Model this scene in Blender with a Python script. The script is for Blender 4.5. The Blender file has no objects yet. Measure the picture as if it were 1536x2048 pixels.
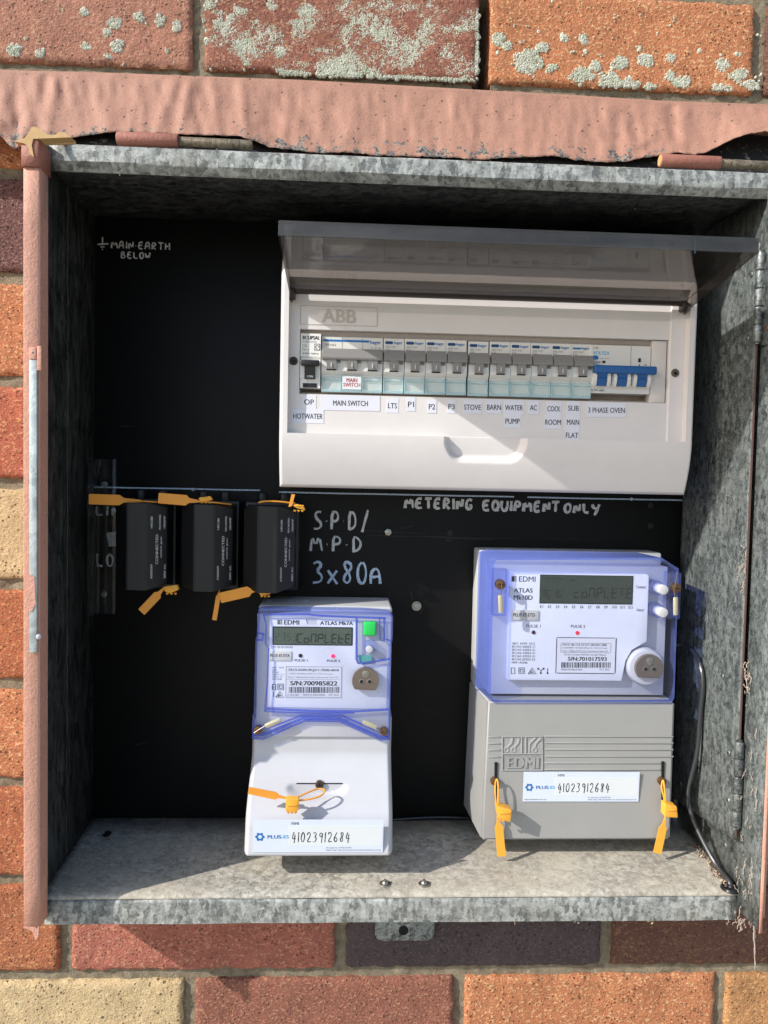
import bpy, bmesh, math, random
from math import sin, cos, pi, radians, sqrt, exp
from mathutils import Vector, Matrix, noise

random.seed(7)
sc = bpy.context.scene
COL = sc.collection

# ------------------------------------------------------------------ camera, sky, sun, exposure
# All measures in this file are millimetres: x to the right, y into the wall (0 = brick faces), z up.
F = 1500.0
CAM = (148.2, -648.6, -333.5)
ROT = ((0.9987, -0.0462, 0.0208), (-0.0187, 0.0453, 0.9988), (-0.0471, -0.9979, 0.0444))
cd = bpy.data.cameras.new('camera'); cam = bpy.data.objects.new('camera', cd); COL.objects.link(cam)
cd.sensor_fit = 'HORIZONTAL'; cd.sensor_width = 36; cd.lens = 36*F/1536; cd.clip_start = .01; cd.clip_end = 200
Rm = Matrix(ROT).transposed()
Rm = Rm.to_quaternion().normalized().to_matrix()
cam.matrix_world = Matrix.Translation(Vector(CAM)*.001) @ Rm.to_4x4()
sc.camera = cam

SUN = Vector((2.0, 1.0, -1.4)).normalized()          # direction the sunlight travels
w = bpy.data.worlds.new('World'); sc.world = w; w.use_nodes = True
nt = w.node_tree; bg = nt.nodes['Background']
sky = nt.nodes.new('ShaderNodeTexSky'); sky.sky_type = 'NISHITA'; sky.sun_disc = False
sky.sun_elevation = math.asin(-SUN.z); sky.sun_rotation = math.atan2(-SUN.x, -SUN.y)
nt.links.new(sky.outputs[0], bg.inputs[0]); bg.inputs[1].default_value = 0.15
sd = bpy.data.lights.new('sun', 'SUN'); so = bpy.data.objects.new('sun', sd); COL.objects.link(so)
sd.energy = 3.9; sd.angle = radians(.6); sd.color = (1, .965, .91)
so.rotation_euler = SUN.to_track_quat('-Z', 'Y').to_euler()
sc.view_settings.view_transform = 'Standard'; sc.view_settings.look = 'None'
sc.view_settings.gamma = 1; sc.view_settings.use_curve_mapping = False
sc.view_settings.exposure = 0.36
sc.cycles.max_bounces = 10; sc.cycles.transparent_max_bounces = 16

def P(px, py, Y):
    """world x, z (mm) of a photo pixel on the upright plane at depth Y"""
    cx, cy = (px-768)/F, (1024-py)/F
    d = [ROT[0][i]*cx + ROT[1][i]*cy - ROT[2][i] for i in range(3)]
    t = (Y-CAM[1])/d[1]
    return CAM[0]+t*d[0], CAM[2]+t*d[2]
def P3(px, py, Y):
    x, z = P(px, py, Y); return (x, Y, z)
def PZ(px, py, Z):
    cx, cy = (px-768)/F, (1024-py)/F
    d = [ROT[0][i]*cx + ROT[1][i]*cy - ROT[2][i] for i in range(3)]
    t = (Z-CAM[2])/d[2]
    return (CAM[0]+t*d[0], CAM[1]+t*d[1], Z)
def MM(Y): return (Y-CAM[1])/F                        # mm per photo pixel at depth Y

# ------------------------------------------------------------------ materials
def lin(r, g, b):
    f = lambda c: (c/255/12.92) if c <= 10.3 else ((c/255+.055)/1.055)**2.4
    return (f(r), f(g), f(b), 1)
class NT:
    def __init__(s, name):
        s.m = bpy.data.materials.new(name); s.m.use_nodes = True
        s.t = s.m.node_tree; s.b = s.t.nodes['Principled BSDF']; s.o = s.t.nodes['Material Output']
        s.tc = None
    def n(s, typ, ins=None, **kw):
        x = s.t.nodes.new(typ)
        for k, v in kw.items(): setattr(x, k, v)
        for k, v in (ins or {}).items(): s.set(x, k, v)
        return x
    def set(s, node, k, v):
        i = node.inputs[k]
        if hasattr(v, 'node'): s.t.links.new(v, i)
        else: i.default_value = v
    def co(s, scale=(1, 1, 1)):
        if s.tc is None: s.tc = s.n('ShaderNodeTexCoord')
        mp = s.n('ShaderNodeMapping', {'Vector': s.tc.outputs['Object'], 'Scale': scale}); return mp.outputs[0]
    def noise(s, scale, detail=4, rough=.6, co=None, dist=0):
        return s.n('ShaderNodeTexNoise', {'Vector': co or s.co(), 'Scale': scale, 'Detail': detail, 'Roughness': rough, 'Distortion': dist}).outputs[0]
    def ramp(s, fac, stops):
        r = s.n('ShaderNodeValToRGB', {'Fac': fac}); e = r.color_ramp.elements
        while len(e) < len(stops): e.new(.5)
        for i, (p, c) in enumerate(stops):
            e[i].position = p; e[i].color = c if len(c) == 4 else (*c, 1)
        return r.outputs[0]
    def mix(s, fac, a, b, mode='MIX'):
        x = s.n('ShaderNodeMix', data_type='RGBA', blend_type=mode)
        s.set(x, 0, fac); s.set(x, 6, a); s.set(x, 7, b); return x.outputs[2]
    def math(s, op, a, b=0, c=0):
        x = s.n('ShaderNodeMath', operation=op); s.set(x, 0, a); s.set(x, 1, b)
        return x.outputs[0]
    def bump(s, h, dist, strength=1, prev=None):
        x = s.n('ShaderNodeBump', {'Height': h, 'Distance': dist, 'Strength': strength})
        if prev: s.set(x, 'Normal', prev)
        return x.outputs[0]
    def P(s, **kw):
        for k, v in kw.items(): s.set(s.b, k.replace('_', ' '), v)
        return s.m
def g(v): return (v, v, v, 1)
def sh(c, k): return (min(c[0]*k, 1), min(c[1]*k, 1), min(c[2]*k, 1), 1)

def plastic(name, rgb, rough=.42, var=.06, bump=.03, spec=.5):
    t = NT(name); c = lin(*rgb)
    n1 = t.noise(45, 5); n2 = t.noise(900, 3)
    col = t.mix(n1, sh(c, 1-var), sh(c, 1+var))
    r = t.math('MULTIPLY_ADD', n1, .18); t.set(r.node, 2, rough-.09)
    t.P(Base_Color=col, Roughness=r, Normal=t.bump(n2, .0001, bump*10))
    t.set(t.b, 'Specular IOR Level', spec)
    return t.m
def flat(name, rgb, rough=.6, metal=0):
    t = NT(name); c = lin(*rgb); n = t.noise(300, 3)
    return t.P(Base_Color=t.mix(n, sh(c, .85), sh(c, 1.12)), Roughness=rough, Metallic=metal)

def brick_mat(name, base, dark, light, pit=.5, speck=.5, bumpk=1.0):
    t = NT(name); b, d, l = lin(*base), lin(*dark), lin(*light)
    big = t.noise(28, 5, .65); mid = t.noise(170, 5, .7); fine = t.noise(620, 4, .75)
    col = t.mix(t.ramp(big, [(.3, g(0)), (.7, g(1))]), sh(b, .80), sh(b, 1.14))
    col = t.mix(t.ramp(mid, [(.44, g(0)), (.75, g(.5))]), col, d)
    sp = t.noise(380, 2, .5, t.co((1, 1, 1.35)), .5)
    col = t.mix(t.math('MULTIPLY', t.ramp(sp, [(.56, g(0)), (.64, g(1))]), speck*.7), col, l)
    vo = t.n('ShaderNodeTexVoronoi', {'Vector': t.co((1, 1, 1.2)), 'Scale': 260, 'Randomness': 1})
    pm = t.math('MULTIPLY', t.ramp(vo.outputs['Distance'], [(.13, g(1)), (.30, g(0))]), t.ramp(t.noise(90, 2), [(.44, g(0)), (.56, g(1))]))
    vo2 = t.n('ShaderNodeTexVoronoi', {'Vector': t.co((1, 1, 1.3)), 'Scale': 105, 'Randomness': 1})
    pm2 = t.math('MULTIPLY', t.ramp(t.math('ADD', vo2.outputs['Distance'], t.math('MULTIPLY', fine, .25)), [(.24, g(1)), (.30, g(0))]), t.ramp(t.noise(40, 2), [(.5, g(0)), (.6, g(1))]))
    pm = t.math('MAXIMUM', pm, pm2)
    col = t.mix(t.math('MULTIPLY', pm, pit), col, sh(d, .35))
    h = t.math('ADD', t.math('MULTIPLY', mid, .9), t.math('MULTIPLY', fine, .7))
    h = t.math('SUBTRACT', h, t.math('MULTIPLY', pm, 1.3*pit))
    h = t.math('ADD', h, t.math('MULTIPLY', sp, .9))
    nrm = t.bump(h, .0017*bumpk, .85)
    return t.P(Base_Color=col, Roughness=.88, Normal=nrm)
BR = {
 'pinkbrown': brick_mat('brick pink brown', (176, 120, 98), (94, 66, 55), (222, 187, 148), .6, .5),
 'brownred':  brick_mat('brick brown red', (150, 94, 76), (94, 64, 50), (215, 171, 129), .5, .6),
 'orange':    brick_mat('brick orange', (194, 124, 84), (115, 74, 49), (241, 204, 148), .7, .8),
 'redorange': brick_mat('brick red orange', (184, 104, 78), (120, 67, 47), (231, 179, 125), .6, .7),
 'rust':      brick_mat('brick rust', (178, 106, 70), (97, 60, 44), (231, 181, 125), .7, .7),
 'cream':     brick_mat('brick cream', (210, 182, 138), (144, 120, 81), (245, 224, 173), .9, .5),
 'purple':    brick_mat('brick purple', (118, 80, 76), (58, 40, 38), (179, 141, 120), .8, .8, 1.7),
 'charcoal':  brick_mat('brick charcoal', (88, 74, 75), (60, 50, 48), (138, 120, 104), .7, .5),
 'darkbrown': brick_mat('brick dark brown', (112, 76, 62), (80, 53, 41), (175, 135, 96), .6, .6),
 'tan':       brick_mat('brick tan', (184, 132, 86), (115, 80, 50), (232, 189, 126), .6, .7),
 'rose':      brick_mat('brick rose', (178, 106, 88), (125, 77, 61), (229, 179, 140), .6, .6),
}
def mortar_mat():
    t = NT('mortar'); a = t.noise(130, 6, .7); b = t.noise(700, 4, .7)
    col = t.mix(t.ramp(a, [(.3, g(0)), (.7, g(1))]), lin(112, 100, 82), lin(172, 158, 132))
    col = t.mix(t.ramp(t.noise(30, 4), [(.5, g(0)), (.75, g(.6))]), col, lin(98, 92, 70))
    return t.P(Base_Color=col, Roughness=.95, Normal=t.bump(t.math('ADD', a, b), .0022, .9))
MORTAR = mortar_mat()
def lichen_mat():
    t = NT('lichen'); a = t.noise(220, 5, .7); b = t.noise(1100, 3)
    col = t.mix(t.ramp(a, [(.3, g(0)), (.7, g(1))]), lin(170, 171, 150), lin(222, 221, 205))
    col = t.mix(t.ramp(t.noise(60, 3), [(.45, g(0)), (.65, g(.5))]), col, lin(180, 188, 162))
    return t.P(Base_Color=col, Roughness=.95, Normal=t.bump(b, .0008, .8))
LICHEN = lichen_mat()

def galv(name, lo, hi, metal=.55, rough=.42, scale=110, dust=0., dustc=(150, 140, 122), stretch=(1, 1, 1), bmp=.35, curl=.4):
    t = NT(name)
    c0 = t.co(stretch)
    wob = t.n('ShaderNodeTexNoise', {'Vector': c0, 'Scale': 240, 'Detail': 2})
    cc = t.n('ShaderNodeMix', data_type='VECTOR'); t.set(cc, 0, .004); t.set(cc, 4, c0); t.set(cc, 5, wob.outputs['Color'])
    parts = []
    for k, (sx, sy, sz) in enumerate(((1, 1, .38), (.38, 1, 1), (.6, .6, .6))):
        mp = t.n('ShaderNodeMapping', {'Vector': cc.outputs[1], 'Scale': (sx, sy, sz), 'Rotation': (.5*k, .9*k+.4, .3)})
        v1 = t.n('ShaderNodeTexVoronoi', {'Vector': mp.outputs[0], 'Scale': scale*(1.9-.25*k), 'Randomness': 1})
        parts.append(t.n('ShaderNodeSeparateColor', {'Color': v1.outputs['Color']}).outputs[k])
    m = t.math('ADD', t.math('ADD', t.math('MULTIPLY', parts[0], .54), t.math('MULTIPLY', parts[1], .26)), t.math('MULTIPLY', parts[2], .20))
    cu = t.noise(scale*.55, 3, .6, c0, 5.0)
    cuc = t.ramp(cu, [(.36, g(0)), (.50, g(.35)), (.56, g(1)), (.66, g(.3))])
    m = t.math('ADD', t.math('MULTIPLY', m, 1-curl), t.math('MULTIPLY', cuc, curl))
    m = t.ramp(m, [(.22, g(0)), (.78, g(1))])
    col = t.mix(m, lin(*lo), lin(*hi))
    st = t.noise(14, 6, .7)
    col = t.mix(t.ramp(st, [(.48, g(0)), (.78, g(.4))]), col, sh(lin(*lo), .8))
    if dust:
        dm = t.ramp(t.noise(11, 7, .75), [(.62-dust*.45, g(0)), (.95-dust*.4, g(1))])
        dm2 = t.math('MULTIPLY', dm, .7)
        col = t.mix(dm2, col, t.mix(t.noise(420, 5, .85), sh(lin(*dustc), .5), sh(lin(*dustc), 1.4)))
        me = t.math('MULTIPLY', t.math('SUBTRACT', 1., dm2), metal)
    else: me = metal
    r = t.math('MULTIPLY_ADD', parts[1], .22); t.set(r.node, 2, rough)
    hh = t.math('ADD', t.math('MULTIPLY', m, bmp), t.math('MULTIPLY', t.noise(500, 3), .15))
    return t.P(Base_Color=col, Metallic=me, Roughness=r, Normal=t.bump(hh, .0004, .8))
GALV = galv('galvanised steel', (78, 82, 80), (172, 178, 176), .5, .40)
GALV_LIP = galv('galvanised lip', (104, 106, 102), (192, 194, 188), .2, .40, 165, .15, (150, 136, 118), curl=.22)
GALV_SHADED = galv('galvanised dull', (34, 35, 34), (92, 94, 92), .4, .5, 110, .1, (66, 62, 56), (1, 1, .5), curl=.25)  # darker copy of the steel, with the shade inside the box in its colour
GALV_PLATE = galv('galvanised plate', (74, 79, 77), (140, 146, 143), .42, .46, 165, .15, (104, 100, 94), curl=.3)
GALV_FLOOR = galv('dusty galvanised floor', (122, 119, 112), (208, 203, 191), .10, .5, 150, .65, (208, 196, 174), curl=.3)
HINGE = galv('hinge steel', (84, 88, 88), (150, 154, 152), .8, .38, 200, .15)
RUSTY = galv('weathered pin', (92, 84, 70), (160, 148, 128), .5, .5, 220, .3, (120, 96, 70))

def paint_mat(name, base, chip=.35, bumpk=1.0):
    t = NT(name); b = lin(*base)
    n1 = t.noise(35, 6, .7); n2 = t.noise(420, 4, .7); n3 = t.noise(90, 5, .75)
    col = t.mix(n1, sh(b, .78), sh(b, 1.18))
    col = t.mix(t.ramp(n2, [(.62, g(0)), (.74, g(.5))]), col, sh(b, .45))
    col = t.mix(t.math('MULTIPLY', t.ramp(n3, [(.70, g(0)), (.73, g(1))]), chip), col, lin(150, 150, 148))
    return t.P(Base_Color=col, Roughness=.62, Normal=t.bump(t.math('ADD', n2, t.math('MULTIPLY', n3, 1.6)), .0009*bumpk, .7))
PAINT = paint_mat('brown paint', (208, 154, 132))
PAINT_D = paint_mat('brown paint dark', (160, 104, 88), .2)
def tape_mat():
    t = NT('painted flashing tape'); b = lin(173, 128, 108)
    n1 = t.noise(24, 6, .7); n2 = t.noise(500, 4, .7); n3 = t.noise(120, 5, .75)
    fibre = t.noise(260, 4, .7, t.co((.25, 1, 2.2)))
    col = t.mix(n1, sh(b, .82), sh(b, 1.15))
    col = t.mix(t.ramp(n2, [(.57, g(0)), (.68, g(.6))]), col, sh(b, .42))
    col = t.mix(t.ramp(t.noise(330, 2, .5), [(.70, g(0)), (.74, g(.3))]), col, lin(206, 170, 150))
    hole = t.n('ShaderNodeTexVoronoi', {'Vector': t.co(), 'Scale': 120, 'Randomness': 1})
    hm = t.math('MULTIPLY', t.ramp(hole.outputs['Distance'], [(.09, g(1)), (.16, g(0))]), t.ramp(n3, [(.45, g(0)), (.5, g(1))]))
    col = t.mix(hm, col, sh(b, .3))
    # scuffed, bare grey patches close to the lower edge of the strip (paint worn off there)
    sx = t.n('ShaderNodeSeparateXYZ', {'Vector': t.tc.outputs['Object']})
    low = t.n('ShaderNodeMapRange', {'Value': sx.outputs[2], 'From Min': .030, 'From Max': .004, 'To Min': 0, 'To Max': .20})
    wear = t.ramp(t.math('ADD', n3, low.outputs[0]), [(.70, g(0)), (.735, g(1))])
    col = t.mix(wear, col, t.mix(t.ramp(n2, [(.4, g(0)), (.62, g(1))]), lin(38, 36, 34), lin(150, 145, 138)))
    return t.P(Base_Color=col, Roughness=.66, Normal=t.bump(t.math('ADD', t.math('MULTIPLY', n2, .8), t.math('MULTIPLY', fibre, .9)), .0008, .75))
TAPE = tape_mat()
def bitumen_mat():
    t = NT('bitumen backing'); a = t.noise(160, 6, .75); b = t.noise(60, 4, .6)
    col = t.mix(t.ramp(a, [(.58, g(0)), (.66, g(1))]), lin(26, 24, 24), lin(140, 134, 124))
    return t.P(Base_Color=col, Roughness=.75, Normal=t.bump(a, .0008, .7))
BITUMEN = bitumen_mat()
def foam_mat():
    t = NT('sealant foam'); a = t.noise(60, 5)
    return t.P(Base_Color=t.mix(a, lin(176, 138, 84), lin(214, 178, 124)), Roughness=.5, Normal=t.bump(a, .001, .6))
FOAM = foam_mat()
def board_mat():
    t = NT('black meter board'); a = t.noise(18, 6, .7); s = t.noise(240, 4, .7, t.co((.06, 1, 2.5)))
    col = t.mix(a, g(.0035), g(.008))
    col = t.mix(t.ramp(s, [(.70, g(0)), (.82, g(.25))]), col, g(.05))
    return t.P(Base_Color=col, Roughness=.5, Normal=t.bump(t.noise(150, 3), .0002, .5))
BOARD = board_mat(); BOARD.node_tree.nodes['Principled BSDF'].inputs['Specular IOR Level'].default_value = .18
def chalk_mat(name, c):
    t = NT(name); a = t.noise(420, 4, .8)
    return t.P(Base_Color=t.mix(t.ramp(a, [(.35, g(0)), (.7, g(1))]), sh(lin(*c), .5), lin(*c)), Roughness=.9)
CHALK = chalk_mat('white marker', (222, 224, 222)); CHALK_B = chalk_mat('blue white marker', (206, 226, 246))
CHALK_D = chalk_mat('dull marker', (216, 214, 210))

WHITE = plastic('warm white plastic', (221, 215, 212), .36)
WHITE_D = plastic('recess white plastic', (216, 208, 202), .42)
BRK = plastic('breaker white', (222, 219, 214), .45)
BRK_G = plastic('breaker grey', (136, 134, 132), .45)
MWHITE = plastic('meter white plastic', (196, 196, 200), .34)
MGREY = plastic('meter grey plastic', (157, 156, 153), .5)
MGREY_L = plastic('meter light grey plastic', (200, 200, 198), .45)
MFACE = plastic('meter inner grey', (196, 196, 204), .5)
FACE = plastic('face plate', (226, 228, 240), .45)
BLACKP = plastic('black plastic', (26, 26, 27), .48)
FUSEP = plastic('fuse black plastic', (20, 20, 21), .46, .2)
RUBBER = plastic('black rubber', (30, 30, 32), .24)
DARK = flat('dark gap', (18, 17, 16), .9)
BROWNGAP = flat('shadow gap plastic', (172, 160, 150), .7)
BLUE = plastic('blue toggle', (30, 88, 150), .38)
PRBLUE = flat('blue print', (28, 110, 178)); PRNAVY = flat('navy print', (30, 70, 120)); PRCYAN = flat('cyan print', (60, 170, 215))
INK = flat('black ink', (24, 24, 28)); INKG = flat('grey ink', (120, 118, 116)); INKR = flat('red ink', (176, 40, 52)); INKW = flat('white ink', (214, 214, 212))
PAPER = plastic('paper sticker', (222, 222, 232), .6, .03); PAPER2 = plastic('pale sticker', (216, 224, 240), .5, .03); PAPER3 = plastic('writing field', (222, 226, 228), .6, .03)
GREEN = plastic('green button', (40, 200, 90), .35)
STEEL = flat('screw steel', (170, 164, 155), .32, .9); STEELD = flat('optical port steel', (128, 116, 106), .4, .55)
LEAD = flat('lead crimp', (206, 198, 170), .35, .5)
COPPER = flat('brass screw', (132, 100, 74), .35, .8)
LCD = plastic('display panel', (82, 96, 80), .25, .03); LCDINK = flat('display segments', (26, 30, 26), .5)
LCD2 = plastic('display panel dark', (58, 68, 57), .25, .03)
def glow(name, rgb, e):
    t = NT(name); c = lin(*rgb); return t.P(Base_Color=c, Roughness=.3, Emission_Color=c, Emission_Strength=e)
LEDON = glow('lit pulse lamp', (255, 20, 90), 1.1); LEDOFF = flat('unlit pulse lamp', (70, 14, 24), .3)
SEAL = plastic('orange seal plastic', (236, 156, 52), .45); SEAL_Y = plastic('yellow seal plastic', (240, 172, 58), .45)
STRAW = flat('dry straw', (196, 170, 138), .9); SILK = flat('cobweb', (176, 160, 146), .9); DIRT = flat('dirt crumbs', (98, 78, 64), .95)

def clear(name, tint, gloss=.9, rough=.04, haze=0., hazec=(1, 1, 1)):
    t = NT(name); t.t.nodes.remove(t.b)
    tr = t.n('ShaderNodeBsdfTransparent', {'Color': (*tint, 1)})
    gl = t.n('ShaderNodeBsdfGlossy', {'Color': g(gloss), 'Roughness': rough, 'Normal': t.bump(t.noise(60, 3), .0004, .3)})
    lw = t.n('ShaderNodeLayerWeight', {'Blend': .5})
    pw_ = t.math('POWER', lw.outputs['Facing'], 5.); frm = t.math('MULTIPLY_ADD', pw_, .7); t.set(frm.node, 2, .035); fr = type('o', (), {'outputs': [frm]})
    m = t.n('ShaderNodeMixShader', {0: fr.outputs[0], 1: tr.outputs[0], 2: gl.outputs[0]})
    out = m.outputs[0]
    if haze:
        df = t.n('ShaderNodeBsdfDiffuse', {'Color': (*hazec, 1)})
        sc_ = t.ramp(t.noise(70, 4, .6, t.co((.15, 1, 1))), [(.35, g(.7)), (.7, g(1.25))])
        m2 = t.n('ShaderNodeMixShader', {0: t.math('MULTIPLY', sc_, haze), 1: out, 2: df.outputs[0]}); out = m2.outputs[0]
    t.t.links.new(out, t.o.inputs[0]); return t.m
SMOKE = clear('smoke tinted plastic', (.49, .46, .435), .9, .05, .02, (.5, .46, .42))
SMOKE_E = clear('smoke plastic edge', (.56, .55, .54), .55, .08, .10, (.40, .41, .41))
CLEARB = clear('clear blue plastic', (.90, .92, .985), 1., .015, .006, (.7, .72, 1))
CLEARB_S = clear('blue plastic wall', (.47, .54, .93), 1., .02, .17, (.25, .34, .80))
CLEARB_P = clear('pale blue plastic', (.74, .78, .97), 1., .02, .09, (.5, .53, .85))
CLEARB_D = clear('blue plastic rim', (.46, .53, .94), 1., .02, .15, (.26, .36, .86))
TEAL = clear('teal clear window', (.955, .975, .97), .9, .05, .08, (.7, .8, .79))
TEAL_E = clear('teal window rim', (.84, .94, .96), .9, .05, .34, (.66, .82, .86))
ACRYL = clear('acrylic strip', (.93, .94, .94), .9, .04)

# ------------------------------------------------------------------ mesh builder (millimetres)
GLY = {  # pen strokes in a unit cell (x 0..1, z 0..1)
 'A': [[(0, 0), (.12, .6), (.4, 1), (.75, .95), (.85, .5), (.9, 0)], [(.1, .42), (.86, .45)]],
 'B': [[(.1, 0), (.1, 1), (.6, .95), (.7, .75), (.15, .55), (.75, .45), (.85, .2), (.6, .02), (.1, 0)]],
 'C': [[(.85, .85), (.55, 1), (.2, .8), (.1, .45), (.25, .1), (.6, 0), (.9, .15)]],
 'D': [[(.15, 0), (.15, 1), (.6, .92), (.88, .55), (.7, .15), (.15, 0)]],
 'E': [[(.85, 1), (.3, .98), (.12, .7), (.12, .2), (.35, .02), (.88, .05)], [(.15, .52), (.75, .55)]],
 'F': [[(.1, 0), (.1, 1), (.85, 1)], [(.1, .5), (.7, .5)]],
 'G': [[(.85, .9), (.5, 1), (.15, .75), (.1, .35), (.35, .02), (.8, .1), (.88, .42), (.5, .42)]],
 'H': [[(.1, 0), (.12, 1)], [(.12, .5), (.85, .52)], [(.85, 0), (.86, 1)]],
 'I': [[(.5, 0), (.5, 1)]],
 'L': [[(.15, 1), (.12, .05), (.85, .02)]],
 'M': [[(0, 0), (.12, 1), (.45, .35), (.8, 1), (1, 0)]],
 'N': [[(.1, 0), (.12, 1), (.85, .05), (.88, 1)]],
 'O': [[(.5, 1), (.15, .8), (.08, .4), (.3, .03), (.7, .03), (.92, .4), (.82, .85), (.5, 1)]],
 'P': [[(.12, 0), (.14, 1), (.65, .98), (.85, .75), (.65, .5), (.14, .46)]],
 'Q': [[(.5, 1), (.15, .8), (.08, .4), (.3, .03), (.7, .03), (.92, .4), (.82, .85), (.5, 1)], [(.55, .3), (.95, -.05)]],
 'R': [[(.12, 0), (.14, 1), (.65, .98), (.82, .75), (.6, .5), (.16, .48), (.85, 0)]],
 'S': [[(.85, .95), (.4, 1), (.15, .78), (.4, .55), (.75, .4), (.8, .15), (.5, 0), (.08, .05)]],
 'T': [[(0, 1), (1, 1)], [(.5, 1), (.5, 0)]],
 'U': [[(.1, 1), (.1, .3), (.35, .02), (.7, .05), (.88, .35), (.88, 1)]],
 'W': [[(0, .9), (.2, .05), (.5, .6), (.75, .05), (1, 1)]],
 'Y': [[(.05, 1), (.15, .6), (.5, .5), (.85, .6)], [(.95, 1), (.75, .4), (.35, -.25)]],
 '/': [[(.2, -.1), (.85, 1.1)]], '.': [[(.4, .45), (.5, .45)]],
 'x': [[(.1, 0), (.9, .6)], [(.1, .6), (.9, 0)]],
 'a': [[(0, 0), (.08, .5), (.4, .72), (.7, .6), (.8, 0)], [(.05, .3), (.75, .33)]],
 '0': [[(.5, 1), (.18, .8), (.1, .4), (.3, .02), (.7, .05), (.9, .45), (.8, .85), (.5, 1)]],
 '1': [[(.5, 1), (.48, 0)]],
 '2': [[(.1, .75), (.35, 1), (.75, .9), (.8, .6), (.1, .02), (.95, .05)]],
 '3': [[(.1, .9), (.5, 1), (.8, .8), (.4, .55), (.85, .35), (.7, .05), (.05, .02)]],
 '4': [[(.45, 1), (.02, .35), (.95, .35)], [(.7, .75), (.65, -.1)]],
 '6': [[(.7, 1), (.25, .6), (.1, .25), (.35, 0), (.75, .05), (.85, .35), (.5, .5), (.15, .3)]],
 '8': [[(.8, .85), (.45, 1), (.2, .8), (.8, .3), (.6, 0), (.2, .1), (.25, .4), (.75, .65), (.8, .85)]],
 '9': [[(.8, .75), (.5, 1), (.15, .8), (.3, .5), (.75, .6), (.82, .85), (.7, -.1)]],
}
SEG = {'2': 'abged', '7': 'abc', '5': 'afgcd', '3': 'abgcd', 'C': 'afed', 'o': 'cdeg', 'P': 'abgef', 'L': 'fed', 'E': 'afged', 't': 'fged',
       '6': 'afgedc', '1': 'bc', 'c': 'ged', 'M': 'efabc', 'm': 'ecgz', 'T': 'ahi', 'N': 'efabc'}
SEGP = {'a': ((0, 1), (1, 1)), 'b': ((1, 1), (1, .5)), 'c': ((1, .5), (1, 0)), 'd': ((0, 0), (1, 0)), 'e': ((0, 0), (0, .5)), 'f': ((0, .5), (0, 1)),
        'g': ((0, .5), (1, .5)), 'h': ((.5, 1), (.5, .5)), 'i': ((.5, .5), (.5, 0)), 'z': ((.5, .5), (.5, 0))}
_tc = {}
def text_mesh(s, bold):
    k = (s, bold)
    if k not in _tc:
        cu = bpy.data.curves.new('t', 'FONT'); cu.body = s; cu.size = 1; cu.offset = bold; cu.resolution_u = 3
        o = bpy.data.objects.new('t', cu)
        me = bpy.data.meshes.new_from_object(o)
        vs = [tuple(v.co) for v in me.vertices]; fs = [tuple(p.vertices) for p in me.polygons]
        x0 = min(v[0] for v in vs); x1 = max(v[0] for v in vs); y0 = min(v[1] for v in vs); y1 = max(v[1] for v in vs)
        _tc[k] = ([((v[0]-x0)/max(x1-x0, 1e-6)-.5, (v[1]-y0)/max(y1-y0, 1e-6)-.5) for v in vs], fs, (x1-x0)/max(y1-y0, 1e-6))
        bpy.data.objects.remove(o); bpy.data.curves.remove(cu); bpy.data.meshes.remove(me)
    return _tc[k]
UX, UZ = Vector((1, 0, 0)), Vector((0, 0, 1))
def rotv(a):
    return Vector((cos(a), 0, sin(a))), Vector((-sin(a), 0, cos(a)))

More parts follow.
